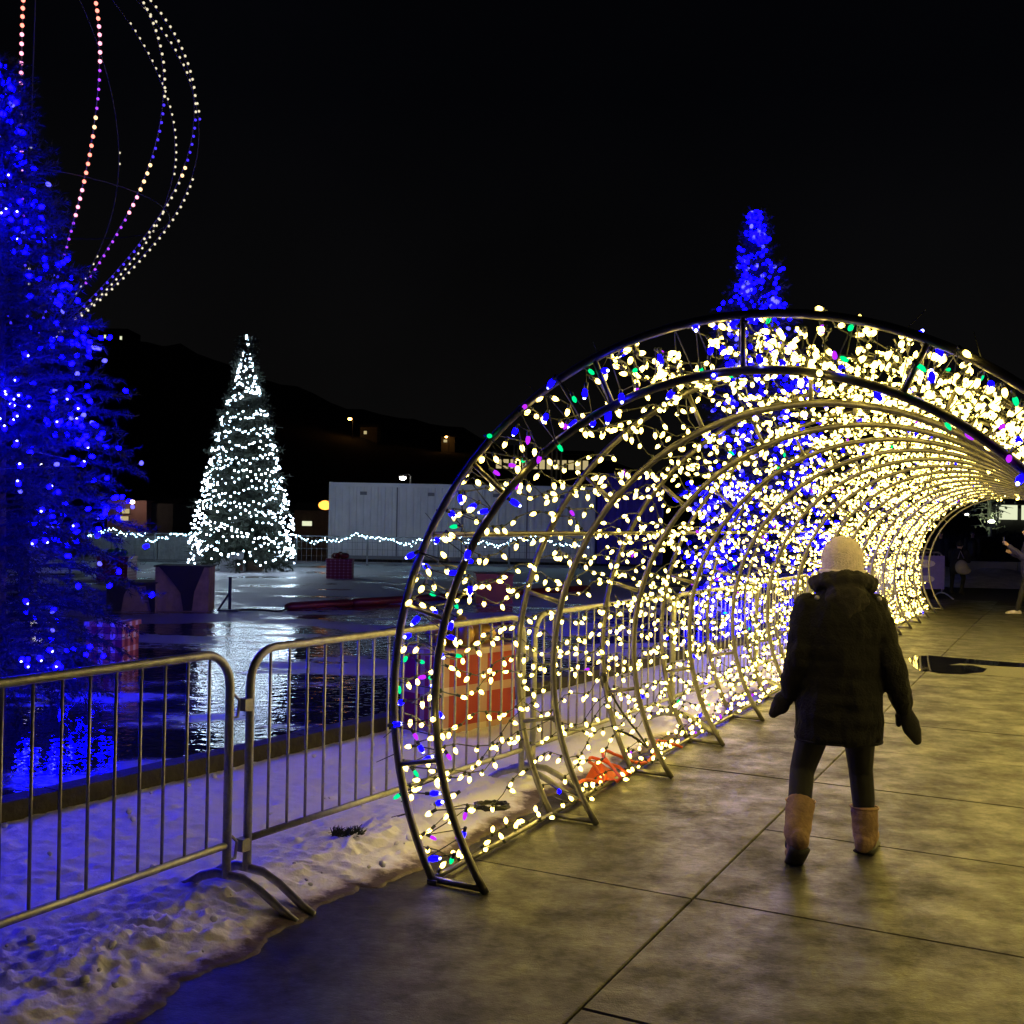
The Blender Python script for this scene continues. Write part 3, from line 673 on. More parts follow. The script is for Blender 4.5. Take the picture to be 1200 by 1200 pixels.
# ------------------------------------------------------------------ conifers
def conifer(name, label, group, base, H, prof, nb, seed, needle, z0=.25, twigs=14, ndl=12, nlen=.055, nwid=.011, droop=.25, tlen=(.10, .24), lean=(0, 0), trunk_r=.09):
    rs = np.random.RandomState(seed); root = thing(name, label, 'tree', base, 0, group)
    B = np.array(base); tr = MB(); pts_o = []; pts_d = []; tips = []
    axis = lambda z: np.array([lean[0] * z / H, lean[1] * z / H, 0])
    tr.tube([Vector(B + axis(z) + [0, 0, z]) for z in np.linspace(0, H * .98, 8)], [trunk_r * (1 - .93 * i / 7) for i in range(8)], 8)
    for i in range(nb):
        u = ((i + rs.rand()) / nb) ** 1.05; z = z0 + (H - z0) * u; az = i * 2.39996 + rs.uniform(-.4, .4)
        r = prof(z / H) * rs.uniform(.72, 1.14); o = np.array([math.cos(az), math.sin(az), 0])
        dr = droop * (1 - u) ; up = .35 + .9 * u
        def bp(t): return B + axis(z) + [0, 0, z] + o * r * t + np.array([0, 0, r * (up * t * .5 - dr * 2.0 * t * t)])
        if r > .1: tr.tube([Vector(bp(t)) for t in (0, .4, .75, 1.0)], [.014, .010, .006, .003], 4, cap=False)
        nt = max(3, int(twigs * (.35 + r / 1.2)))
        for t in np.linspace(.12, 1.0, nt):
            for sgn in (-1, 1):
                tg = bp(min(1, t + .03)) - bp(t - .03); tg /= np.linalg.norm(tg); sd = np.cross(tg, [0, 0, 1]); sd /= np.linalg.norm(sd) + 1e-9
                d = tg * rs.uniform(.5, 1.1) + sd * sgn * rs.uniform(.3, 1.0) + rs.normal(0, .28, 3) + [0, 0, -.15 * droop]
                d /= np.linalg.norm(d); L = rs.uniform(*tlen) * (.5 + .6 * (1 - abs(t - .6)))
                pts_o.append(bp(t)); pts_d.append(d * L)
        tips.append((bp(1.0), o, r)); tips.append((bp(.75), o, r))
    O_ = np.array(pts_o); D_ = np.array(pts_d); n = len(O_); V = []
    Ln = np.linalg.norm(D_, axis=1, keepdims=True); Dn = D_ / Ln
    A_ = np.cross(Dn, [0, 0, 1.0]); A_ /= np.linalg.norm(A_, axis=1, keepdims=True) + 1e-9; C_ = np.cross(Dn, A_)
    tri = [O_ + A_ * .004, O_ - A_ * .004, O_ + D_]; V.append(np.stack(tri, 1))
    for k in range(ndl):
        t = (k + rs.rand(n, 1)) / ndl; an = rs.uniform(0, 2 * PI, (n, 1)); q = O_ + D_ * t
        sd = A_ * np.cos(an) + C_ * np.sin(an); nd = (Dn * .75 + sd); nd /= np.linalg.norm(nd, axis=1, keepdims=True)
        w = np.cross(nd, sd + .3 * Dn); w /= np.linalg.norm(w, axis=1, keepdims=True) + 1e-9
        l = nlen * rs.uniform(.7, 1.25, (n, 1)); V.append(np.stack([q + w * nwid * .5, q - w * nwid * .5, q + nd * l], 1))
    V = np.concatenate(V, 0).reshape(-1, 3); tris = np.arange(len(V)).reshape(-1, 3)
    tr.obj('trunk', M['bark'], root, True)
    link('crown', np_mesh('crown', V, tris, needle), root)
    return root, tips
LED = [(.010, 0), (.016, .012), (.016, .026), (.008, .036)]
def lerp_prof(tab):
    xs = [a for a, _ in tab]; ys = [b for _, b in tab]
    return lambda u: float(np.interp(u, xs, ys))
blue_prof = lerp_prof([(0, .95), (.12, 1.12), (.35, 1.10), (.52, .93), (.66, .66), (.79, .38), (.9, .20), (1, .03)])
def blue_lights(root, tips, n, n_ind, seed, sc=1.0, key='blue_string'):
    rs = random.Random(seed); its = []
    cl = rs.sample(range(len(tips)), 26)
    for i in range(n):
        k = rs.choice(cl) if rs.random() < .6 else rs.randrange(len(tips)); p, o, r = tips[k]
        if rs.random() > .25 + r: continue
        sg = min(.13, .04 + .10 * r)
        q = Vector(p) + Vector((rs.gauss(0, sg), rs.gauss(0, sg), rs.gauss(0, sg))) - Vector(o) * r * rs.uniform(0, .25)
        its.append((q, rdir(rs, Vector(o) * .5 + Vector((0, -.35, 0)))))
    its.sort(key=lambda a: a[0].y)
    st = thing('light_string', None, None); bpy.data.objects.remove(st)
    wire = MB(); order = sorted(its, key=lambda a: a[0].z)
    wire.tube([a[0] for a in order[::4]], .003, 3, cap=False)
    wo_ = wire.obj('light_string', M['wire'], root)
    bm = MB(); bm.lathe([(r * 1.25 * sc, z * 1.25 * sc) for r, z in LED], 8, 0); bm.ell((0, 0, .047 * sc), (.010 * sc, .010 * sc, .009 * sc), 6, 4, 1)
    me = bm.mesh('bulb_string_blue', [M[key], M['blue_hot']], True)
    for p, d in its[:n_ind]:
        o = link('bulb', me, wo_); o.matrix_basis = dir_matrix(p, d)
    if its[n_ind:]: mass('bulb_cluster', [(p, d, 'blue_spark' if i % 8 == 0 else key) for i, (p, d) in enumerate(its[n_ind:])], root, 6, 1.3 * sc, LED, False)
big_prof = lerp_prof([(0, 1.25), (.10, 1.52), (.25, 1.70), (.42, 1.62), (.55, 1.36), (.68, 1.06), (.8, .74), (.9, .40), (1, .03)])
bt1, tips = conifer('blue_lit_spruce', 'big spruce strung with blue lights, cut off by the left edge beside the barrier', 'spruces strung with blue lights', (-4.50, 9.6, -.01), 5.6, blue_prof, 260, 5, M['needle'], .12, 17, 15, lean=(-.04, 0))
blue_lights(bt1, tips, 720, 200, 21, .95)
p2 = P(893, 640, 17.0)
bt2, tips = conifer('blue_lit_spruce', 'tall spruce strung with blue lights rising behind the light tunnel', 'spruces strung with blue lights', (p2.x, 17.0, -.01), 6.55, blue_prof, 190, 6, M['needle'], .2, 13, 11, .065, .014, lean=(-.18, 0))
blue_lights(bt2, tips, 1700, 60, 22, 1.35, 'blue_far')
# far white lit tree
wp = G(284, 669); WY = wp.y
WH = P(283, 400, WY).z
white_prof = lerp_prof([(0, 1.50), (.08, 1.56), (.2, 1.46), (.4, 1.14), (.6, .82), (.8, .40), (.90, .18), (1, .02)])
wt, tips = conifer('white_lit_fir', 'Christmas fir wound with rows of cool white lights across the plaza', None, (wp.x, WY, -.01), WH, lambda u: white_prof(u) * (.86 if u < .75 else .55), 260, 9, M['needle_dark'], .35, 14, 9, .16, .03, .22, (.2, .42), trunk_r=.16)
rs = random.Random(5); items = []; nturn = 13; nbulb = 1000
for i in range(nbulb):
    u = (i / nbulb) ** 1.0; v = 1 - math.sqrt(1 - u * .985)
    z = .35 + (WH - .3) * (1 - math.sqrt(max(0, 1 - u)))
    an = u * nturn * 2 * PI * 1.3
    z += .20 * math.sin(an * 3.3) * (1 - u) + rs.gauss(0, .07)
    r = white_prof(min(1, max(0, z / WH))) * rs.uniform(.90, 1.06)
    p = Vector((wp.x + r * math.cos(an), WY + r * math.sin(an), max(.15, z)))
    items.append((p, rdir(rs, Vector((math.cos(an), math.sin(an), 0)) * .6), 'cool'))
for i in range(190):
    z = WH + .1 - rs.random() ** 1.1 * 1.7; r = white_prof(z / WH) * .9; an = rs.uniform(0, 6.28); items.append((Vector((wp.x + r * math.cos(an), WY + r * math.sin(an), z + .10)), rdir(rs, Vector((0, 0, .3))), 'cool'))
BALL = [(.008, -.019), (.018, -.012), (.021, 0), (.018, .012), (.008, .019)]
mass('bulb_rows', items, wt, 6, 1.0, BALL, False)
# ballast blocks by the tree
for (x0, x1, y0, y1, lb, m) in ((258, 285, 646, 670, 'pale concrete ballast block in front of the white lit fir', 'conc_block'), (288, 307, 650, 669, 'darker concrete ballast block right of the pale one under the fir', 'blockside')):
    a = G((x0 + x1) / 2, y1); w_ = (x1 - x0) / F_PX * a.y; h_ = (y1 - y0) / F_PX * a.y
    t_ = thing('ballast_block', lb, 'concrete block', a, .1, 'ballast blocks under the fir')
    MB().box((0, w_ / 2, h_ / 2), (w_, w_, h_), taper=.95).obj('block', M[m], t_, False, False)
    MB().tube([(-.12, w_ / 2, h_), (-.1, w_ / 2, h_ + .1), (.1, w_ / 2, h_ + .1), (.12, w_ / 2, h_)], .02, 6).obj('lifting_eye', M['grey_metal'], t_, False, False)
    if m == 'conc_block': MB().box((w_ * .32, -.005, h_ * .3), (.22, .02, .3)).obj('red_plate', M['redpad'], t_, False, False)

# ------------------------------------------------------------------ globe of light ribs behind the blue tree
GY = 13.0
gc = P(40, 150, GY)
globe = thing('light_globe', 'tall globe of curved ribs dotted with red, white and violet lights above the blue spruce', 'light sculpture', (gc.x, GY, 0))
gp = lerp_prof([(3.72, .15), (3.95, .42), (4.35, .82), (4.8, 1.2), (5.3, 1.56), (5.8, 1.80), (6.35, 1.92), (6.9, 1.88), (7.5, 1.62), (8.1, 1.1), (8.5, .5), (8.65, .06)])
def smooth_prof(z): return (gp(z - .22) + gp(z - .11) + gp(z) + gp(z + .11) + gp(z + .22)) / 5
MB().tube([(gc.x, GY, -.02), (gc.x, GY, 3.9)], .05, 8).obj('mast', M['wire'], globe, True)
MB().lathe([(.45, 0), (.45, .06), (.12, .1), (.07, .4)], 16, mat=Matrix.Translation((gc.x, GY, -.01))).obj('base', M['grey_metal'], globe, True)
hz_ = 5.35; MB().tube([(gc.x + (smooth_prof(hz_) - .01) * math.cos(a), GY + (smooth_prof(hz_) - .01) * math.sin(a), hz_) for a in [2 * PI * i / 48 for i in range(49)]], .006, 6, cap=False).obj('hoop', M['wire'], globe, True)
def led_mesh(k, r): return MB().ell((0, 0, 0), (r, r, r), 8, 6).mesh('led_' + k, M[k], True)
LM = {k: led_mesh(k, .021 if k in ('rib_white', 'rib_red', 'rib_pink') else .015) for k in ('rib_red', 'rib_pink', 'rib_white', 'rib_pale', 'rib_violet', 'rib_blue', 'rib_dim')}
az_list = [(-100, 'A'), (-70, 'B0'), (-47, 'B'), (-22, 'C'), (0, 'E'), (24, 'D'), (50, 'D2'), (80, 'F'), (115, 'F'), (150, 'F'), (180, 'F'), (-125, 'A2'), (-150, 'F')]
def rib_color(kind, f):      # f 0 bottom .. 1 top
    seq = {'A': [(.16, 'rib_blue'), (.28, 'rib_violet'), (.34, 'rib_pink'), (.52, 'rib_white'), (.7, 'rib_pink'), (.9, 'rib_red'), (1, 'rib_white')],
           'A2': [(.45, 'rib_dim'), (.62, 'rib_blue'), (.745, 'rib_violet'), (1, 'rib_white')],
           'B0': [(.22, 'rib_blue'), (.30, 'rib_violet'), (.36, 'rib_pink'), (.48, 'rib_white'), (.60, 'rib_pink'), (.8, 'rib_red'), (1, 'rib_white')],
           'B': [(.16, 'rib_blue'), (.24, 'rib_violet'), (.32, 'rib_pink'), (.42, 'rib_red'), (.46, 'rib_white'), (.56, 'rib_violet'), (.66, 'rib_pink'), (.9, 'rib_red'), (1, 'rib_white')],
           'C': [(.12, 'rib_dim'), (.20, 'rib_violet'), (.28, 'rib_violet'), (.33, 'rib_pink'), (.40, 'rib_white'), (.54, 'rib_blue'), (.9, 'rib_pale'), (1, 'rib_white')],
           'E': [(.08, 'rib_dim'), (.24, 'rib_blue'), (.40, 'rib_pale'), (.44, 'rib_white'), (.56, 'rib_blue'), (1, 'rib_pale')],
           'D': [(.25, 'rib_pale'), (.45, 'rib_pale'), (.6, 'rib_dim'), (.62, 'rib_blue'), (1, 'rib_pale')],
           'D2': [(.12, 'rib_pale'), (.4, 'rib_pale'), (.5, 'rib_dim'), (1, 'rib_pale')],
           'F': [(.15, 'rib_dim'), (.30, 'rib_pale'), (.55, 'rib_dim'), (.62, 'rib_pale'), (1, 'rib_dim')]}[kind]
    for t, c_ in seq:
        if f <= t: return c_
    return 'rib_dim'
for az, kd in az_list:
    a = math.radians(az); zs = np.linspace(3.72, 8.62, 60); pl = [Vector((gc.x + smooth_prof(z) * math.cos(a), GY + smooth_prof(z) * math.sin(a), z)) for z in zs]
    rib = MB().tube(pl, .007, 5).obj('rib', M['darkrib'], globe, True)
    acc = 0; last = pl[0]; step = .098; need = step
    if kd == 'F': step = .15
    for p0, p1 in zip(pl[:-1], pl[1:]):
        L = (p1 - p0).length; t = 0
        while acc + (L - t) >= step:
            t += step - acc; acc = 0; q = p0.lerp(p1, t / L); f = (q.z - 3.72) / 4.9
            if q.z > 8.0: break
            kk = rib_color(kd, f)
            if kk == 'rib_dim': continue
            o = link('bulb', LM[kk], rib); o.matrix_basis = Matrix.Translation(q + Vector((math.cos(a), math.sin(a), 0)) * .02) @ Matrix.Scale(1.9 if kd == 'A2' and f > .745 else 1.25 if kd == 'A' and .34 < f < .6 else 1.0, 4)
        acc += L - t

# ------------------------------------------------------------------ gift boxes and things on the plaza
def gift(name, label, loc, w, d, h, rz, m, bow=None, group='giant wrapped presents'):
    t = thing(name, label, 'gift box', loc, rz, group)
    b = MB().box((0, 0, h / 2), (w, d, h)); me = b.mesh('box', M[m])
    uv = me.uv_layers.new(name='UVMap')
    for p in me.polygons:
        for li, c in zip(p.loop_indices, ((0, 0), (1, 0), (1, 1), (0, 1))): uv.data[li].uv = c
    o = link('box', me, t, False)
    lid = MB().box((0, 0, h + .02), (w + .04, d + .04, .05)); lm = lid.mesh('lid', M[m]); uv = lm.uv_layers.new(name='UVMap')
    for p in lm.polygons:
        for li, c in zip(p.loop_indices, ((0, 0), (1, 0), (1, .12), (0, .12))): uv.data[li].uv = c
    link('lid', lm, t, False)
    if bow:
        bm = MB(); R = w * .22
        for k in range(6):
            a = k * PI / 3; c = Vector((math.cos(a) * R * .8, math.sin(a) * R * .8, h + .045 + R * .55)); bm.ell(c, (R * .85, R * .42, R * .55), 10, 6, rot=Matrix.Rotation(a, 3, 'Z'))
        bm.ell((0, 0, h + .045 + R * .8), (R * .5, R * .5, R * .5), 10, 6); bm.obj('bow', M[bow], t, True, False)
    return t
g0 = G(515, 868)
wd, hh = .62, .60
rz = math.radians(47)
cg = g0 + Vector((math.cos(rz), math.sin(rz), 0)) * .42 + Vector((-math.sin(rz), math.cos(rz), 0)) * .23
gift('gift_box', 'large red present with pale bands and gold bow behind the barrier', (cg.x, cg.y, .02), .84, .46, .62, rz, 'plaid_big', 'gold')
a = G(124, 779); gift('gift_box', 'red and white gingham present beside the foot of the blue spruce at left', (a.x, a.y + .2, -.01), .42, .42, .44, -.1, 'plaid')
a = G(396, 678); gift('gift_box', 'small dark red checked present in front of the white container', (a.x, a.y + .35, -.01), .70, .6, .50, .05, 'plaid_far', 'redpad')
a = G(130, 680); gift('gift_box', 'dark red dotted present with a green bow beyond the grey blocks', (a.x, a.y + .4, -.01), .78, .7, .56, 0, 'dotted', 'greenbow')
a = G(577, 707); gift('gift_box', 'plain deep red present on the red strip behind the front hoop', (a.x, a.y + .35, -.01), .74, .7, .56, .12, 'redbox')
# red edging strip in lengths
e0, e1 = G(336, 714), G(690, 691.5)
red = thing('edging_strip', 'long dark red padded edging lying across the icy plaza', 'edging strip', e0)
dv = (e1 - e0); n = 6
for i in range(n):
    A, B = e0 + dv * (i / n), e0 + dv * ((i + .985) / n)
    MB().tube([A + Vector((0, 0, .04)), A + dv.normalized() * .08 + Vector((0, 0, .05)), B - dv.normalized() * .08 + Vector((0, 0, .05)), B + Vector((0, 0, .04))], [.05, .075, .075, .05], 10, flat=1.6).obj('pad', M['redpad'], red, True)
# grey blocks with dark tarps
def tarp_block(label, x0, x1, y0, y1, v):
    a = G((x0 + x1) / 2, y1); w_ = (x1 - x0) / F_PX * a.y; h_ = (y1 - y0) / F_PX * a.y
    t = thing('barrier_block', label, 'block', (a.x, a.y, -.01), .12, 'tan blocks under dark tarps')
    b = MB().box((0, w_ * .4, h_ / 2), (w_, w_ * .8, h_)); b.obj('block', M['blockside'], t, False, False)
    tp = MB(); tp.box((0, w_ * .4, h_ + .012), (w_ + .05, w_ * .8 + .05, .024)); tp.obj('tarp', M['tarp'], t, False, False)
    fl_ = MB(); V = [Vector((x * w_, -.012 - .02 * abs(math.sin(x * 9)), z * h_)) for x, z in v]; V2 = [p + Vector((0, -.012, 0)) for p in V]; k = len(v)
    fl_.add(V + V2, [tuple(range(k - 1, -1, -1)), tuple(range(k, 2 * k))] + [(i, (i + 1) % k, (i + 1) % k + k, i + k) for i in range(k)][::1]); fl_.obj('tarp_flap', M['tarp'], t, False, False)
tarp_block('taller tan block with a dark tarp hanging to a point over its face', 182, 243, 664, 716, [(-.42, 1.0), (-.2, .72), (-.02, .42), (.04, .02), (.2, .02), (.24, .45), (.36, .82), (.42, 1.0)])
tarp_block('lower tan block with dark tarp edges left of the taller one', 126, 181, 683, 716, [(-.5, 1.0), (-.5, .0), (-.2, .0), (-.14, .6), (-.05, .9), (.3, .92), (.42, .0), (.5, 0), (.5, 1.0)])
# little A-frame stand and its cable
a = G(269, 716)
t_ = thing('cable_stand', 'small black A-frame stand on the ice right of the tan blocks', 'stand', a)
MB().tube([a, a + Vector((0, 0, .6))], .03, 6).obj('post', M['black'], t_); MB().tube([a + Vector((-.2, -.05, .0)), a + Vector((0, 0, .33))], .018, 6).obj('brace', M['black'], t_)
MB().box(a + Vector((0, 0, .015)), (.35, .25, .03)).obj('foot_plate', M['black'], t_)
tag(MB().tube(wobble([a + Vector((.1, 0, .0)), a + Vector((.5, .1, 0)), a + Vector((.9, -.1, 0)), e0 + Vector((0, 0, .02))], 8, .01, 8), .022, 5).obj('ground_cable', M['wire']), 'black cable lying on the ice from the stand to the red strip', 'cable')
# snow mound near the blocks
def mound(name, c, rx, ry, h, seed, m=None, label=None):
    V = []; Fc = []; n = 26
    for i in range(n):
        for j in range(n):
            x, y = -1.15 + 2.3 * i / (n - 1), -1.15 + 2.3 * j / (n - 1); r = math.hypot(x, y); q = Vector((x * 2 + seed, y * 2, 0))
            z = h * max(0, 1 - r * r) ** .8 * (1 + .35 * noise.fractal(q, .8, 2, 4)) ; V.append((c[0] + x * rx, c[1] + y * ry, c[2] + z - .03))
    for i in range(n - 1):
        for j in range(n - 1): k = i * n + j; Fc.append((k, k + n, k + n + 1, k + 1))
    me = bpy.data.meshes.new(name); me.from_pydata(V, [], Fc); me.materials.append(m or M['darksnow']); me.polygons.foreach_set('use_smooth', [True] * len(Fc)); me.update(); o = link(name, me)
    tag(o, label, 'snow heap'); return o
a = G(104, 714); mound('snow_heap', (a.x, a.y + .7, 0), 1.0, .7, .30, 3, label='low snow heap beside the blue spruce and tan blocks')
# ------------------------------------------------------------------ fence with garland, container, background
fa, fb = P(95, 655, 38.6), P(700, 662, 38.6)
FY = 38.8; FZ = 1.03
fence = thing('mesh_fence', 'low wire fence along the far side of the plaza under the garland', 'fence', (fa.x, FY, 0))
inf = MB(); x = fa.x; k = 0
while x < fb.x + .1:
    MB().tube([(x, FY, -.02), (x, FY, FZ)], .035, 6).obj('post', M['grey_metal'], fence)
    for i in range(1, 14): inf.tube([(x + i * .18, FY, .05), (x + i * .18, FY, FZ - .06)], .007, 3, cap=False)
    x += 2.52
MB().tube([(fa.x, FY, FZ - .03), (x - 2.52, FY, FZ - .03)], .02, 6).obj('top_rail', M['grey_metal'], fence); MB().tube([(fa.x, FY, .06), (x - 2.52, FY, .06)], .02, 6).obj('bottom_rail', M['grey_metal'], fence)
for z in (.3, .55, .8): inf.tube([(fa.x, FY + .012, z), (x - 2.52, FY + .012, z)], .006, 3, cap=False)
io = inf.obj('wire_mesh', M['grey_metal'], fence); io['kind'] = 'stuff'
gar = thing('garland', 'swagging cool white light garland along the far wire fence', 'light garland', (fa.x, FY, FZ)); its = []; rs = random.Random(9); gw = []
xx = fa.x + .2
while xx < fb.x - .3:
    ph = xx * 2.1; z = FZ - .10 + .13 * math.sin(ph) + .05 * math.sin(ph * 2.7 + 1); gw.append((xx, FY - .05, z))
    for q in range(1): its.append((Vector((xx + rs.uniform(-.03, .03), FY - .07, z + rs.gauss(0, .045))), rdir(rs, Vector((0, -.5, 0))), 'cyan'))
    xx += .06
MB().tube(gw[::2], .015, 4, cap=False).obj('wire', M['wire'], gar); mass('bulb_string', its, gar, 6, .72, BALL, False)
# low wall and snow bank behind left part
MB2 = MB(); a, b = P(105, 660, 40.5), P(238, 660, 40.5)
lw = thing('low_wall', 'low grey concrete wall behind the garland left of the white lit fir', 'wall', (a.x, 40.5, 0))
n = 5
for i in range(n): MB().box((a.x + (b.x - a.x) * (i + .5) / n, 40.6, .42), ((b.x - a.x) / n - .03, .35, .9)).obj('concrete_panel', M['conc_block'], lw)
MB().box(((a.x + b.x) / 2, 40.6, .9), (b.x - a.x + .1, .45, .07)).obj('coping', M['greywall'], lw)
# container
CY_ = 43.0
x0, x1 = P(389, 600, CY_).x, P(694, 600, CY_).x; ztop = P(389, 566, CY_).z
con = thing('shipping_container', 'long white corrugated container behind the plaza fence', 'container', (x0, CY_, 0), 0)
cm = MB(); xx = x0; V = []; dz0, dz1 = .18, ztop
prof = []
while xx < x1 - .28:
    prof += [(xx, 0), (xx + .11, 0), (xx + .14, .035), (xx + .25, .035)]; xx += .28
prof.append((x1, 0)); V = [(x, CY_ + y, dz0) for x, y in prof] + [(x, CY_ + y, dz1 - .12) for x, y in prof]; k = len(prof)
cm.add(V, [(i, i + 1, i + 1 + k, i + k) for i in range(k - 1)]); cm.obj('side_panel', M['white_metal'], con)
MB().box(((x0 + x1) / 2, CY_ + 1.25, (dz0 + dz1) / 2), (x1 - x0 - .1, 2.3, dz1 - dz0 - .1)).obj('body', M['white_metal'], con)
MB().box(((x0 + x1) / 2, CY_ + .02, dz1 - .06), (x1 - x0, .12, .12)).obj('top_rail', M['white_metal'], con); MB().box(((x0 + x1) / 2, CY_ + .02, dz0 - .06), (x1 - x0, .12, .14)).obj('bottom_rail', M['grey_metal'], con)
for x in (x0 - .06, x1 + .06): MB().box((x, CY_ + .02, (dz0 + dz1) / 2 - .05), (.12, .16, dz1 + .0)).obj('corner_post', M['white_metal'], con)
for u in (.12, .38, .63, .88):
    MB().box((x0 + (x1 - x0) * u, CY_ - .012, dz1 - .38), (.26, .05, .13)).obj('vent', M['grey_metal'], con)
for u in (.25, .5, .75):
    MB().box((x0 + (x1 - x0) * u, CY_ - .004, (dz0 + dz1) / 2 - .06), (.05, .03, dz1 - dz0 - .14)).obj('panel_joint', M['grey_metal'], con)
MB().box(((x0 + x1) / 2, CY_ + 1.2, dz1 + .01), (x1 - x0, 2.5, .04)).obj('roof', M['white_metal'], con)

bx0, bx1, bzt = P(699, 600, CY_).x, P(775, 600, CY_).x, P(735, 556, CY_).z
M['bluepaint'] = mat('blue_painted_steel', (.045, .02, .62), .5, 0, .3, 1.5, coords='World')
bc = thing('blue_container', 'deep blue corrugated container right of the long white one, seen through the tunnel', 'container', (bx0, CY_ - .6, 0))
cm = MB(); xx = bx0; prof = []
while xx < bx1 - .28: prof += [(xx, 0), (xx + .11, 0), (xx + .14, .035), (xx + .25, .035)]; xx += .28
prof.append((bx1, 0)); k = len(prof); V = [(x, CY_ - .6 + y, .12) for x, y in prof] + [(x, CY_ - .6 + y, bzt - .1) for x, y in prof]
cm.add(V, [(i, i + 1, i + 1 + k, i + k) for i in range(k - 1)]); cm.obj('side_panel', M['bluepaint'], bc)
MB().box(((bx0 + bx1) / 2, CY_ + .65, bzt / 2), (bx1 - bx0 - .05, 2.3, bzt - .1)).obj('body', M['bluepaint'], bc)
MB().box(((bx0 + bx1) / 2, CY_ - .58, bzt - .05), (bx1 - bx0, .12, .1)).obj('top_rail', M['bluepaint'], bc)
# dark wall of far shrubs / hill
def hill(name, prof_px, Y, depth, seed):
    V = []; Fc = []; nx = 160; ny = 14
    pxs = [a for a, _ in prof_px]; pys = [b for _, b in prof_px]
    for i in range(nx):
        px = pxs[0] + (pxs[-1] - pxs[0]) * i / (nx - 1); py = float(np.interp(px, pxs, pys)); top = P(px, py, Y + depth)
        dirx = top.x / (Y + depth)
        for j in range(ny):
            t = j / (ny - 1); yy = Y + depth * t * (1.0 if t < .999 else 1); q = Vector((dirx * yy * .08, yy * .08, seed))
            z = max(-.1, top.z * (t ** .85) + (noise.fractal(q, .9, 2.1, 5) * .9 + abs(noise.noise(Vector((dirx * yy * .5, yy * .3, 1)))) * 1.3) * t * depth / 90)
            V.append((dirx * yy, yy, z if j else -.1))
    for i in range(nx - 1):
        for j in range(ny - 1): k = i * ny + j; Fc.append((k, k + ny, k + ny + 1, k + 1))
    me = bpy.data.meshes.new(name); me.from_pydata(V, [], Fc); me.materials.append(M['hill']); me.polygons.foreach_set('use_smooth', [True] * len(Fc)); me.update(); o = link(name, me); o['kind'] = 'structure'
hill('hill', [(-900, 330), (-300, 350), (0, 372), (120, 392), (200, 408), (300, 440), (400, 478), (520, 502), (640, 532), (800, 560), (1000, 585), (1300, 598), (2200, 604)], 120, 170, 2.0)

def lit_house(name, label, px, py_top, py_base, wpx, Y, wall, wins, roof=True, group='houses on the dark hillside', wm_='win_warm', depth=6, wl=False):
    a = P(px, py_base, Y); top = P(px, py_top, Y); w_ = wpx / F_PX * Y; h_ = top.z - a.z
    t = thing(name, label, 'building', (a.x, Y, a.z), 0, group)
    MB().box((0, depth / 2, h_ / 2 - 2), (w_, depth, h_ + 4)).obj('wall', M[wall], t, False, False)
    if roof: MB().add([(-w_ / 2 - .3, -.3, h_), (w_ / 2 + .3, -.3, h_), (w_ / 2 + .3, depth + .3, h_), (-w_ / 2 - .3, depth + .3, h_), (-w_ / 2 - .3, depth / 2, h_ + w_ * .22), (w_ / 2 + .3, depth / 2, h_ + w_ * .22)], [(0, 1, 5, 4), (2, 3, 4, 5), (0, 4, 3), (1, 2, 5), (3, 2, 1, 0)]).obj('roof', M['roofing'], t, False, False)
    if wl: MB().ell((w_ * .30, -1.3, h_ * .95), (.16, .16, .12), 10, 6).obj('wall_lamp', M['lamp_soft'], t, True, False); MB().tube([(w_ * .30, -1.3, h_ * .99), (w_ * .30, 0, h_ * 1.0)], .04, 6).obj('lamp_bracket', M['grey_metal'], t, True, False)
    for (u, v, ww, wh) in wins:
        f = MB().box((u * w_, -.03, v * h_), (ww * w_, .08, wh * h_)).obj('window', M['darkwall'], t, False, False)
        MB().box((u * w_, -.075, v * h_), (ww * w_ * .86, .03, wh * h_ * .88)).obj('pane', M[wm_], f, False, False)
    return t
lit_house('apartment_block', 'dark block high on the hill with a row of lit windows', 174, 405, 446, 52, 290, 'darkwall', [(-.27, .78, .07, .20), (-.09, .76, .09, .20), (.0, .76, .04, .18), (.20, .73, .06, .20), (-.07, .48, .10, .10)], False, wm_='win_pale', depth=10)
lit_house('apartment_block', 'dark block at the hill top with two lit windows beside the blue spruce', 132, 385, 425, 34, 292, 'darkwall', [(-.28, .75, .08, .14), (.27, .68, .09, .22)], False, wm_='win_pale', depth=10)
lit_house('hillside_house', 'small house under an orange lamp on the hillside above the container', 432, 500, 514, 20, 200, 'greywall', [(-.2, .5, .2, .3)], True, depth=5)
lit_house('hillside_house', 'tiny house with one warm light on the hillside nearer the tunnel', 525, 512, 524, 16, 205, 'greywall', [(-.2, .6, .3, .3)], True, depth=5)
lit_house('pink_house', 'pink rendered house with two bright windows behind the far wall', 148, 586, 634, 46, 75, 'brickpink', [(-.02, .73, .22, .13), (-.05, .55, .24, .12)], False, group=None, depth=6, wl=True)
lit_house('grey_shed', 'plain grey shed between the pink house and the white lit fir', 184, 590, 634, 36, 76, 'greywall', [], True, group=None, depth=5)
lit_house('dark_shed', 'low shed under an orange lamp left of the white container', 366, 598, 650, 44, 60, 'blockside', [(-.15, .70, .3, .12)], True, group=None, wm_='win_pale', depth=5)
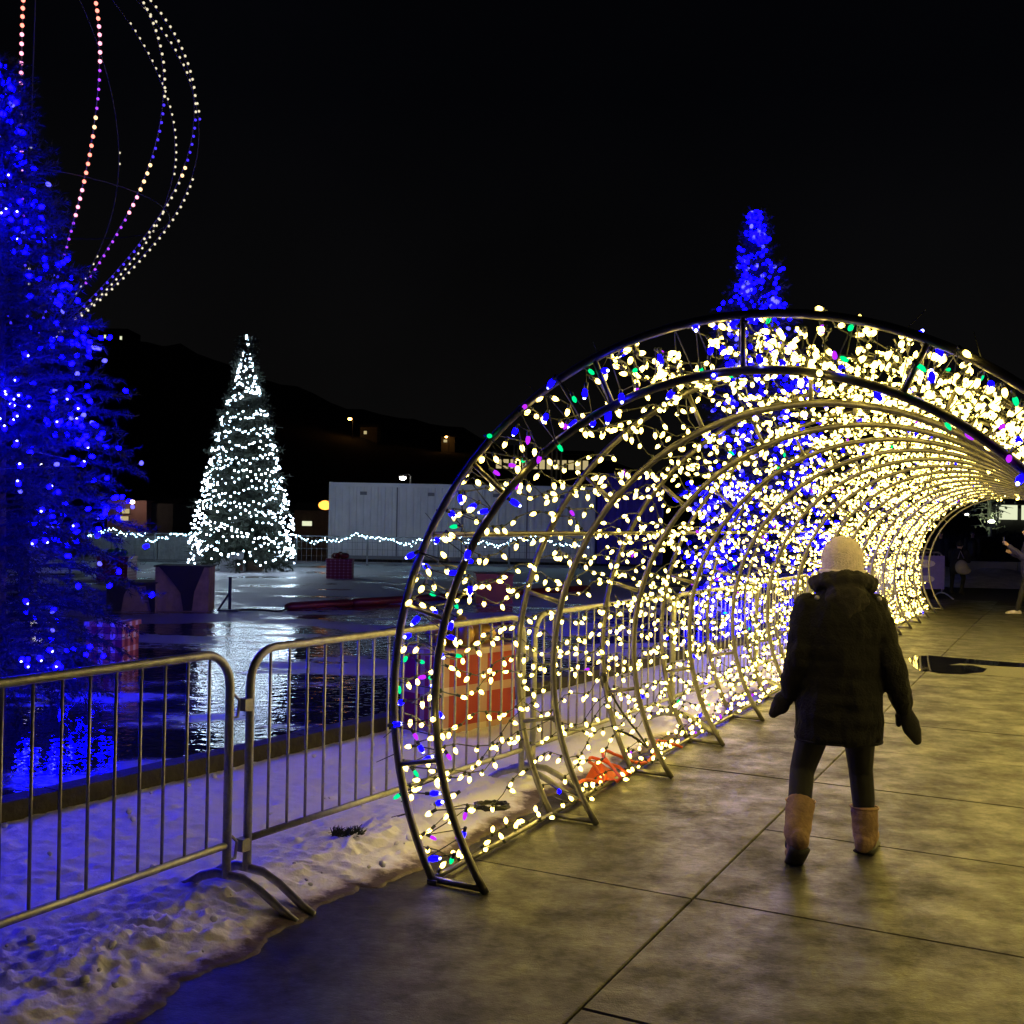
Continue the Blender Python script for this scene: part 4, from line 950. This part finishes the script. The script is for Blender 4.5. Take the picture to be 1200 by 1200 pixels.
# terminal with lit windows and poles
tb = P(635, 560, 120); tw = 110 / F_PX * 120; thh = 30 / F_PX * 120
term = thing('terminal_building', 'long far building with a glowing row of windows and tall poles', 'building', (tb.x, 120, 0))
MB().box((0, 4, tb.z / 2 + thh / 2 - .4), (tw, 8, tb.z + thh)).obj('wall', M['darkwall'], term, False, False); MB().box((0, 4, tb.z + thh + .0), (tw + 1, 9, .4)).obj('roof', M['roofing'], term, False, False)
for i in range(13):
    f = MB().box((-tw / 2 + tw * (i + .5) / 13, -.04, tb.z + thh * .52), (tw / 13 * .86, .1, thh * .42)).obj('window', M['darkwall'], term, False, False)
    MB().box((-tw / 2 + tw * (i + .5) / 13, -.11, tb.z + thh * .52), (tw / 13 * .74, .04, thh * .36)).obj('pane', M['win_warm'], f, False, False)
for u in (-.30, -.26, -.22, -.17, .1, .15, .2): MB().tube([(u * tw, -.8, 0), (u * tw, -.8, tb.z + thh * 1.25)], .09, 6).obj('pole', M['white_metal'], term, False, False)
# street lamps
def lamp(label, px, py, Y, m, r=.22, group='far street lamps', h=None):
    a = P(px, py, Y); t = thing('street_lamp', label, 'street lamp', (a.x, Y, 0), 0, group); z = a.z
    MB().tube([(.5, 0, -.1), (.5, 0, z + .1), (.3, 0, z + .25), (0, 0, z + .18)], [.09, .06, .05, .04], 6).obj('pole', M['grey_metal'], t, True, False)
    MB().box((0, 0, z + .12), (.5, .3, .12)).obj('head', M['grey_metal'], t, False, False); MB().ell((0, 0, z), (r, r, r * .7), 10, 6).obj('lens', M[m], t, True, False); return t
lamp('white street lamp glowing just above the container roof', 472, 560, 66, 'lamp_white', .20)
lamp('orange street lamp low beside the left end of the container', 381, 592, 55, 'lamp_orange_near', .34)
lamp('orange street lamp high on the dark hillside', 410, 491, 195, 'lamp_orange', .35)
lamp('small warm lamp on the hillside right of the orange one', 523, 512, 203, 'lamp_orange', .26)
lamp('bright warm lamp seen through the blue spruce at left', 45, 543, 48, 'lamp_white', .16)
lamp('white lamp half hidden low in the blue spruce', 70, 712, 20, 'lamp_white', .035) if False else None

# beyond the far end of the tunnel
sb = [G(1108, 676), G(1230, 676), G(1230, 662), G(1118, 662)]
def snow_bank(name, a, b, dep, h, seed, label):
    V = []; Fc = []; nx, ny = 40, 12
    for i in range(nx):
        for j in range(ny):
            u, v = i / (nx - 1), j / (ny - 1); p = a.lerp(b, u) + Vector((0, dep * v, 0)); q = Vector((p.x * .9, p.y * .9, seed))
            V.append((p.x, p.y, -.03 + h * math.sin(PI * v) ** .6 * math.sin(PI * u) ** .3 * (1 + .4 * noise.fractal(q, .8, 2, 4))))
    for i in range(nx - 1):
        for j in range(ny - 1): k = i * ny + j; Fc.append((k, k + ny, k + ny + 1, k + 1))
    me = bpy.data.meshes.new(name); me.from_pydata(V, [], Fc); me.materials.append(M['darksnow']); me.polygons.foreach_set('use_smooth', [True] * len(Fc)); me.update()
    return tag(link(name, me), label, 'snow bank')
snow_bank('snow_bank', G(1112, 687), G(1320, 692), 9, .35, 4, 'long low snow bank beyond the far end of the tunnel')
# banner barrier at the tunnel mouth
bb = copy_tree(bar0); A = G(1076, 701); B = A + Vector((1.0, .35, 0)); put_barrier(bb, A - (B - A).normalized() * 1.7, A + (B - A).normalized() * .8); bb['label'] = 'crowd barrier carrying a violet banner at the far mouth of the tunnel'
A2 = bb.location; ang2 = bb.rotation_euler[2]
bn = thing('banner', 'violet banner with pale printed shapes hung on the far barrier', 'banner', A2 + Vector((math.sin(ang2), -math.cos(ang2), 0)) * .035, ang2)
MB().box((1.23, 0, .62), (2.3, .008, .8)).obj('fabric', M['banner'], bn, False, False)
for (x, z, rx, rz_) in ((1.75, .83, .36, .10), (1.62, .62, .10, .12), (1.8, .46, .30, .09)):
    MB().ell((x, -.006, z), (rx, .005, rz_), 16, 6).obj('print', M['bannerlogo'], bn, True, False)
b3 = copy_tree(bar0); A = G(1166, 668); put_barrier(b3, A, A + Vector((2.5, .2, 0))); b3['label'] = 'crowd barrier beyond the tunnel mouth behind the blue jacketed person'
# kiosk, pale tree and far lights at the right
ky = 58; ka = P(1188, 640, ky)
kiosk = thing('market_kiosk', 'pale lit kiosk with an orange lit fascia beyond the tunnel', 'kiosk', (ka.x + 1, ky, 0)); 
zt = P(1188, 592, ky).z; zb = P(1188, 609, ky).z
for i in range(2): MB().box((-1.4 + i * 1.35, 0, (zt + zb) / 2), (1.05, .2, zt - zb)).obj('lit_panel', M['win_pale'], kiosk, False, False)
MB().box((0, 1.4, zb / 2 + .3), (4.4, 2.4, zb + .6)).obj('wall', M['darkwall'], kiosk, False, False); MB().box((0, 1.2, zt + .16), (4.8, 3.2, .25)).obj('roof', M['roofing'], kiosk, False, False)
MB().box((.7, -.35, zt + .42), (2.6, .12, .26)).obj('fascia_light', glow('amber_fascia', (1, .42, .06), 1.4), kiosk, False, False)
for x in (-2.0, 2.0): MB().tube([(x, -.3, 0), (x, -.3, zt)], .06, 6).obj('post', M['palewall'], kiosk, False, False)
pt = P(1157, 640, 46); ptree = thing('pale_tree', 'pale bare tree lit from below beyond the tunnel mouth', 'tree', (pt.x, 46, 0)); tk = MB(); rs = random.Random(8)
tk.tube([(0, 0, 0), (.05, 0, 1.2), (.1, 0, 2.2), (.05, .1, 3.6), (.2, 0, 5)], [.16, .13, .11, .08, .03], 7); tk.obj('trunk', M['palewall'], ptree, True, False); cr = MB()
for i in range(70):
    z = rs.uniform(1.5, 4.6); an = rs.uniform(0, 6.28); l = rs.uniform(.5, 1.1); d = Vector((math.cos(an), math.sin(an), rs.uniform(-.2, .8))).normalized() * l; b = Vector((.05, 0, z))
    cr.tube([b, b + d * .5, b + d + Vector((0, 0, rs.uniform(-.3, .1)))], [.03, .02, .006], 4, cap=False)
    for q in range(2): e = b + d * rs.uniform(.4, 1); cr.ell(e + Vector((rs.gauss(0, .1), rs.gauss(0, .1), rs.gauss(0, .1))), (.05, .04, .06), 5, 3)
cr.obj('crown', M['palewall'], ptree, False, False)
fl2 = thing('flood_light', 'small floodlight at the foot of the pale tree', 'floodlight', (pt.x - .2, 45.2, 0)); zf = P(1157, 615, 45.2).z
MB().tube([(0, 0, 0), (0, 0, zf - .1)], .04, 6).obj('post', M['grey_metal'], fl2, False, False); MB().box((0, .0, zf), (.3, .24, .18)).obj('housing', M['grey_metal'], fl2, False, False); MB().ell((0, -.02, zf + .14), (.14, .12, .06), 10, 6).obj('lens', glow('flood_lens', (.9, 1, .62), 40), fl2, True, False)
for px, py, lb in ((1133, 603, 'small white far lamp left of the pale tree'), (1181, 608, 'small greenish white far lamp by the kiosk')):
    lamp(lb, px, py, 62, 'lamp_white', .10, 'far lamps beyond the tunnel')
# dark hedge across the far end
hm = MB(); rs = random.Random(12); h0, h1 = P(1085, 640, 40), P(1330, 640, 40)
hedge = thing('dark_hedge', 'dark clipped hedge across the far end behind the people', 'hedge', (h0.x, 40, 0))
for i in range(1500):
    x = rs.uniform(h0.x, h1.x); z = rs.uniform(.0, 1.45); y = 40 + rs.uniform(0, .8); d = Vector((rs.gauss(0, 1), rs.gauss(0, 1), rs.gauss(0, 1))).normalized() * .16; e = d.orthogonal().normalized() * .07
    c = Vector((x, y, z + .1)); hm.add([c - d, c + e, c + d, c - e], [(0, 1, 2, 3)])
hm.obj('foliage', M['hill'], hedge); MB().box(((h0.x + h1.x) / 2, 40.5, .7), (h1.x - h0.x, .5, 1.4)).obj('stem', M['hill'], hedge)
wl_ = thing('low_wall', 'low pale wall under the dark hedge beyond the tunnel', 'wall', (h0.x, 37, 0))
for i in range(4): MB().box((h0.x + (h1.x - h0.x) * (i + .5) / 4, 37, .28), ((h1.x - h0.x) / 4 - .04, .3, .6)).obj('wall_panel', M['palewall'], wl_)

# ------------------------------------------------------------------ people
def remesh(mb, voxel, name, mats, smooth=6, fn=None, parent=None, matfn=None):
    me = mb.mesh(name + '_src', mats); o = bpy.data.objects.new('tmp', me); col.objects.link(o)
    r = o.modifiers.new('r', 'REMESH'); r.mode = 'VOXEL'; r.voxel_size = voxel
    s = o.modifiers.new('s', 'SMOOTH'); s.iterations = smooth; s.factor = .5
    bpy.context.view_layer.update()
    dg = bpy.context.evaluated_depsgraph_get(); e = o.evaluated_get(dg); m2 = bpy.data.meshes.new_from_object(e); m2.name = name
    bpy.data.objects.remove(o)
    if fn:
        m2.update(); co = [(v.co.copy(), v.normal.copy()) for v in m2.vertices]
        for v, (c, n_) in zip(m2.vertices, co): v.co = fn(c, n_)
    m2.materials.clear()
    for m in mats: m2.materials.append(m)
    for p in m2.polygons:
        p.use_smooth = True; p.material_index = matfn(p.center) if matfn else 0
    m2.update(); return link(name, m2, parent, False)
def oval(c, rx, ry, n=20, tilt=0, sq=2.0):
    out = []
    for k in range(n):
        a = 2 * PI * k / n; ca, sa = math.cos(a), math.sin(a)
        out.append(Vector((c[0] + rx * math.copysign(abs(ca) ** (2 / sq), ca), c[1] + ry * math.copysign(abs(sa) ** (2 / sq), sa), c[2] + tilt * sa)))
    return out
def limb(b, pts, rs_): b.tube(pts, rs_, 12); [b.ell(p, (r, r, r), 10, 6) for p, r in zip(pts, rs_)]
def head(b, c, s=1.0):
    b.ell(c, (.074 * s, .093 * s, .105 * s), 16, 12); b.ell((c[0], c[1] + .03 * s, c[2] - .06 * s), (.055 * s, .06 * s, .06 * s), 12, 8)
    b.ell((c[0], c[1] + .098 * s, c[2] - .015 * s), (.013 * s, .02 * s, .026 * s), 8, 6)            # nose
    b.ell((c[0], c[1] + .082 * s, c[2] - .055 * s), (.026 * s, .012 * s, .008 * s), 8, 6)            # lips
    for sg in (-1, 1): b.ell((c[0] + sg * .076 * s, c[1], c[2] - .01 * s), (.010 * s, .022 * s, .032 * s), 8, 6)
def eyes(c, parent):
    for sg in (-1, 1): MB().ell((c[0] + sg * .031, c[1] + .080, c[2] + .012), (.012, .009, .008), 8, 6).obj('eye', M['whitecloth'], parent, True, False)
def mitten(wrist, tip, side, parent, m):
    b = MB(); w, t = Vector(wrist), Vector(tip); d = (t - w); mid = w.lerp(t, .5)
    b.tube([w - d * .15, w + d * .1, w + d * .4, w + d * .75, t], [.036, .036, .044, .042, .026], 12, flat=.72); b.ell(t, (.026, .022, .026), 10, 6); b.ell(w.lerp(t, .55), (.046, .034, .06), 12, 8)
    th = w + d * .3 + Vector((side * .035, .03, 0)); limb(b, [w + d * .2, th, th + d * .28 + Vector((side * .016, .015, 0))], [.026, .021, .016])
    return remesh(b, .007, 'mitten', [m], 3, parent=parent)
pers = thing('person', 'walker in pale beanie, black coat and tan boots seen from behind in the tunnel', 'person', (1.66, 5.62, 0), -.10)
LK, LA, LT = (-.140, .02, .43), (-.196, -.24, .20), (-.19, .02, .04)
RK, RA = (.185, .16, .42), (.205, .12, .09)
b = MB(); hc = (.055, .07, 1.525)
head(b, hc); limb(b, [(.05, .03, 1.25), (.055, .045, 1.42)], [.06, .055])
b.loft([oval((.04, 0, z), rx, ry) for z, rx, ry in ((.70, .15, .11), (.80, .165, .12), (.95, .14, .11), (1.1, .16, .12), (1.25, .17, .11), (1.34, .09, .08))])
limb(b, [(-.065, 0, .76), (-.095, .01, .60), LK, (-.170, -.11, .31), LA], [.092, .082, .064, .060, .045])
limb(b, [(.125, 0, .76), (.155, .06, .60), RK, (.198, .145, .27), RA], [.092, .082, .064, .060, .045])
limb(b, [LA, (-.19, -.02, .06)], [.045, .04]); limb(b, [RA, (.235, .24, .05)], [.045, .04])
LE, LW, LH = (-.172, -.05, 1.02), (-.200, .02, .845), (-.285, .06, .715)
RE, RW, RH = (.272, -.06, 1.01), (.352, -.02, .785), (.430, .01, .612)
limb(b, [(-.13, 0, 1.27), LE, LW], [.06, .045, .034]); limb(b, [(.21, 0, 1.27), RE, RW], [.06, .045, .034])
for W_, H_ in ((LW, LH), (RW, RH)):
    w_, h_ = Vector(W_), Vector(H_); d = (h_ - w_); limb(b, [w_, w_ + d * .45], [.03, .032])
    for i, fl_ in enumerate((.85, .95, .92, .78)):
        o_ = Vector(((i - 1.5) * .012, (i - 1.5) * .012, 0)); limb(b, [w_ + d * .4 + o_, w_ + d * .7 + o_ * 1.2 + Vector((0, .004, 0)), w_ + d * fl_ + o_ * 1.1 + Vector((0, .01, 0))], [.010, .009, .007])
remesh(b, .009, 'body', [M['legging'], M['skin']], 3, parent=pers, matfn=lambda c: 1 if c.z > 1.36 else 0)
eyes(hc, pers)
# coat with quilting and creases
b = MB()
b.loft([oval((.038 + dx, dy, z), rx, ry, 28, sq=2.3) for z, rx, ry, dx, dy in ((.600, .212, .155, -.002, 0), (.63, .220, .165, -.002, 0), (.80, .215, .168, 0, 0), (.95, .208, .160, .002, 0), (1.08, .208, .158, .004, 0), (1.18, .214, .155, .006, 0), (1.26, .205, .145, .010, .005), (1.325, .165, .125, .014, .01), (1.375, .115, .105, .016, .02), (1.41, .095, .098, .017, .03))])
limb(b, [(-.115, .0, 1.275), (-.145, -.02, 1.18), LE, Vector(LE).lerp(Vector(LW), .6), LW], [.082, .078, .070, .062, .054])
limb(b, [(.190, .0, 1.275), (.225, -.02, 1.18), RE, Vector(RE).lerp(Vector(RW), .6), RW], [.082, .078, .070, .062, .054])
def quilt(c, n_):
    q = .004 * (abs(math.sin(c.z * 2 * PI / .17 + .5 * noise.noise(c * 5))) ** .5) + .013 * noise.fractal(Vector((c.x * 9, c.y * 9, c.z * 5)), .8, 2, 3) + .012 * math.sin(c.z * 40 + 5 * noise.noise(c * 6)) * max(0, noise.noise(c * 4 + Vector((2, 2, 2)))) + .008 * noise.noise(Vector((c.x * 6, c.y * 6, c.z * 16)))
    return c + n_ * q
remesh(b, .008, 'coat', [M['coat']], 5, quilt, pers)
MB().tube([oval((.036, 0, .606), .214, .158, 28, sq=2.3)[i % 28] for i in range(29)], .008, 6, cap=False).obj('hem', M['coat'], pers, True, False)
# hood lying on the back and collar
b = MB()
for k in range(16):
    a = 2 * PI * k / 16; b.ell((.055 + .125 * math.cos(a), .035 + .10 * math.sin(a), 1.405 - .035 * math.sin(a) - (.0 if math.sin(a) > 0 else .01)), (.052, .050, .048), 10, 6)
b.ell((.05, -.085, 1.31), (.115, .062, .105), 14, 10); b.ell((.05, -.10, 1.25), (.07, .05, .07), 12, 8)
remesh(b, .010, 'hood', [M['hood']], 3, lambda c, n_: c + n_ * (.010 * noise.fractal(c * 26, .9, 2, 4)), pers)
for x in (-.098, .21): MB().ell((x, -.105 + abs(x) * .08, 1.335), (.013, .008, .012), 8, 6).obj('hood_snap', M['galv'], pers, True, False)
# beanie
b = MB(); b.loft([oval((hc[0], hc[1] - .004 + dy, hc[2] + z), r, r * 1.10, 24) for z, r, dy in ((-.075, .100, -.012), (-.03, .104, -.008), (.02, .105, 0), (.06, .094, 0), (.09, .072, 0), (.11, .046, 0), (.122, .012, 0))])
M['beanie'] = mat('pale_pink_knit', (.85, .74, .74), .9, 0, .2, 40, .6, 130)
remesh(b, .007, 'beanie', [M['beanie']], 2, lambda c, n_: c + n_ * (.002 * math.sin(math.atan2(c.y - hc[1], c.x - hc[0]) * 44)), pers)
MB().tube([oval((hc[0], hc[1] - .016, hc[2] - .062), .103, .113, 24)[i % 24] for i in range(25)], .013, 8, cap=False, flat=1.6).obj('hat_cuff', M['beanie'], pers, True, False)
mitten(LW, LH, 1, pers, M['mitten']); mitten(RW, RH, -1, pers, M['mitten'])
# boots
def boot(knee_side, ankle, toe_dir, top, lift):
    b = MB(); A = Vector(ankle); Tp = Vector(top); td = Vector(toe_dir).normalized()
    heel = A - td * .035 + Vector((0, 0, -.05)); toe = A + td * .155 + Vector((0, 0, -.055))
    if lift: heel = A - td * .060 + Vector((0, 0, -.030)); toe = A + td * .100 + Vector((0, 0, -.150))
    b.tube([Tp, Tp.lerp(A, .5), A, A + (A - Tp) * .25], [.071, .069, .066, .062], 16); limb(b, [A, A + (A - Tp) * .25], [.066, .062])
    limb(b, [heel, heel.lerp(toe, .5), toe], [.052, .050, .046])
    o = remesh(b, .008, 'boot', [M['boot']], 3, lambda c, n_: c + n_ * (.005 * noise.noise(Vector((c.x * 12, c.y * 12, c.z * 30)))), pers)
    s = MB(); up = (toe - heel).normalized(); s.tube([heel - Vector((0, 0, .040)) - td * .02, heel.lerp(toe, .5) - Vector((0, 0, .042)), toe - Vector((0, 0, .036)) + td * .03], [.052, .050, .046], 12, flat=1.0)
    sm = s.mesh('sole', [M['sole']], True)
    for v in sm.vertices: 
        f = (v.co - heel).dot(up) / (toe - heel).length; base = heel.lerp(toe, f).z - .044; v.co.z = base + (v.co.z - base) * .28
    link('sole', sm, o, False)
    MB().tube([Vector(top) + Vector((.071 * math.cos(a), .071 * math.sin(a), 0)) for a in [2 * PI * i / 20 for i in range(21)]], .005, 6, cap=False).obj('cuff', M['boot'], o, True, False)
boot(-1, (LA[0] - .004, LA[1], .200), (.02, 1, 0), (-.170, -.135, .315), True)
boot(1, (RA[0], RA[1], .105), (.42, 1, 0), (.203, .142, .228), False)

def simple_person(label, loc, rz, hgt, coatm, pants, pose, group=None, hatm=None, shoes='sole'):
    t = thing('person', label, 'person', loc, rz, group); k = hgt / 1.75; J_ = {a: tuple(v * k for v in b_) for a, b_ in pose.items()}
    b = MB(); hd = J_['head']; head(b, hd, 1.0 * k); limb(b, [J_['neck'], hd], [.055, .05])
    pel, ch = Vector(J_['pelvis']), Vector(J_['chest'])
    limb(b, [pel, pel.lerp(ch, .5), ch], [.13, .13, .12])
    for s in 'LR':
        limb(b, [J_['hip' + s], J_['knee' + s], J_['ank' + s]], [.085, .062, .042]); limb(b, [J_['ank' + s], J_['toe' + s]], [.042, .032]); limb(b, [J_['sh' + s], J_['el' + s], J_['wr' + s]], [.055, .045, .032])
        w_ = Vector(J_['wr' + s]); e_ = Vector(J_['el' + s]); d = (w_ - e_).normalized() * .17; limb(b, [w_, w_ + d * .45], [.03, .034])
        for i in range(4): o_ = Vector((0, 0, (i - 1.5) * .018)); limb(b, [w_ + d * .4 + o_, w_ + d * .75 + o_, w_ + d * (.95 - .04 * i) + o_], [.011, .010, .008])
        limb(b, [w_ + d * .15, w_ + d * .45 + Vector((0, .0, .045))], [.013, .010])
    remesh(b, .014, 'body', [pants, M['skin']], 2, parent=t, matfn=lambda c: 1 if (c.z > J_['neck'][2] + .02 or min((c - Vector(J_['wrL'])).length, (c - Vector(J_['wrR'])).length) < .2 * k and c.z > J_['pelvis'][2]) else 0)
    eyes(hd, t)
    b = MB(); limb(b, [pel + Vector((0, 0, -.08)), pel.lerp(ch, .5), ch, ch.lerp(Vector(J_['neck']), .6)], [.165, .17, .165, .10])
    for s in 'LR': limb(b, [J_['sh' + s], J_['el' + s], Vector(J_['el' + s]).lerp(Vector(J_['wr' + s]), .92)], [.085, .072, .058])
    remesh(b, .014, 'jacket', [coatm], 4, lambda c, n_: c + n_ * (.012 * noise.fractal(c * 7, .8, 2, 3)), t)
    b = MB(); b.ell((hd[0], hd[1] - .01, hd[2] + .03), (.088, .105, .098), 14, 8); b.obj('hat' if hatm else 'hair', hatm or M['hair'], t, True, False)
    for s in 'LR':
        a_, q = Vector(J_['ank' + s]), Vector(J_['toe' + s]); b = MB(); limb(b, [a_ - (q - a_) * .25 + Vector((0, 0, -.02)), a_.lerp(q, .5), q], [.052, .050, .044]); b.obj('shoe', M[shoes], t, True, False)
    return t, J_
stand = dict(head=(0, .03, 1.62), neck=(0, 0, 1.44), chest=(0, 0, 1.28), pelvis=(0, 0, .92), hipL=(-.09, 0, .9), kneeL=(-.10, .03, .5), ankL=(-.11, 0, .08), toeL=(-.12, .16, .04), hipR=(.09, 0, .9), kneeR=(.10, .03, .5), ankR=(.11, -.02, .08), toeR=(.12, .14, .04),
             shL=(-.19, 0, 1.40), elL=(-.24, .02, 1.1), wrL=(-.22, .12, .9), shR=(.19, 0, 1.40), elR=(.24, .02, 1.1), wrR=(.22, .10, .88))
ph_pose = dict(stand); ph_pose.update(elL=(-.24, .16, 1.14), wrL=(-.16, .40, 1.34), elR=(.22, .10, 1.12), wrR=(.10, .30, 1.2), kneeL=(-.10, .14, .5), ankL=(-.10, .24, .09), toeL=(-.10, .40, .05), ankR=(.11, -.12, .08), toeR=(.12, .04, .04))
a = G(1199, 719)
t_, J_ = simple_person('person in blue jacket holding up a phone at the far mouth of the tunnel', (a.x + .12, a.y, -.06), PI / 2 - .25, 1.85, M['bluejacket'], M['denim'], ph_pose, None, M['darkcloth'], 'shoe')
w_ = Vector(J_['wrL']); wmx = Matrix.Translation(t_.location) @ Matrix.Rotation(t_.rotation_euler[2], 4, 'Z'); phl = thing('phone', 'phone with glowing violet screen held by the person in the blue jacket', 'phone', wmx @ (w_ + Vector((.02, .10, .10))), PI / 2 - .25)
MB().box((0, 0, 0), (.075, .010, .15)).obj('case', M['black'], phl, False, False); MB().box((0, -.007, 0), (.066, .003, .138)).obj('screen', M['screen'], phl, False, False)
cr_pose = dict(head=(0, .30, 1.30), neck=(0, .22, 1.16), chest=(0, .14, 1.05), pelvis=(0, -.12, .78), hipL=(-.09, -.1, .76), kneeL=(-.14, .12, .44), ankL=(-.12, -.05, .08), toeL=(-.13, .1, .04), hipR=(.09, -.1, .76), kneeR=(.14, .14, .44), ankR=(.12, -.03, .08), toeR=(.13, .12, .04),
               shL=(-.18, .16, 1.12), elL=(-.22, .3, .9), wrL=(-.08, .46, .92), shR=(.18, .16, 1.12), elR=(.22, .3, .9), wrR=(.1, .46, .92))
a = G(1121, 694)
t_, J_ = simple_person('dark clothed person bending forward beside the violet banner', (a.x, a.y, -.06), -.6, 1.75, M['darkcloth'], M['denim'], cr_pose, None, M['darkcloth'])
bag = MB(); bag.ell((0, 0, .2), (.17, .12, .19), 14, 8); bag.ell((.05, 0, .1), (.2, .12, .10), 12, 6)
bo = thing('white_bag', 'small slumped white bag hanging in front of the bending person', 'bag', (a.x - .02, a.y - .35, .48)); remesh(bag, .02, 'sack', [M['whitecloth']], 3, parent=bo); MB().tube([(-.1, 0, .42), (-.02, .05, .62), (.06, .0, .42)], .012, 5).obj('strap', M['whitecloth'], bo, True, False)
a = G(1139, 676)
simple_person('person dressed all in black standing far behind the bending one', (a.x, a.y, -.06), 2.8, 1.7, M['black'], M['black'], stand, None, M['black'])
a = G(1107, 684)
simple_person('person in a dark olive coat standing behind the violet banner', (a.x + .1, a.y + .6, -.06), 2.4, 1.7, M['darkcloth'], M['denim'], stand, None, M['darkcloth'])
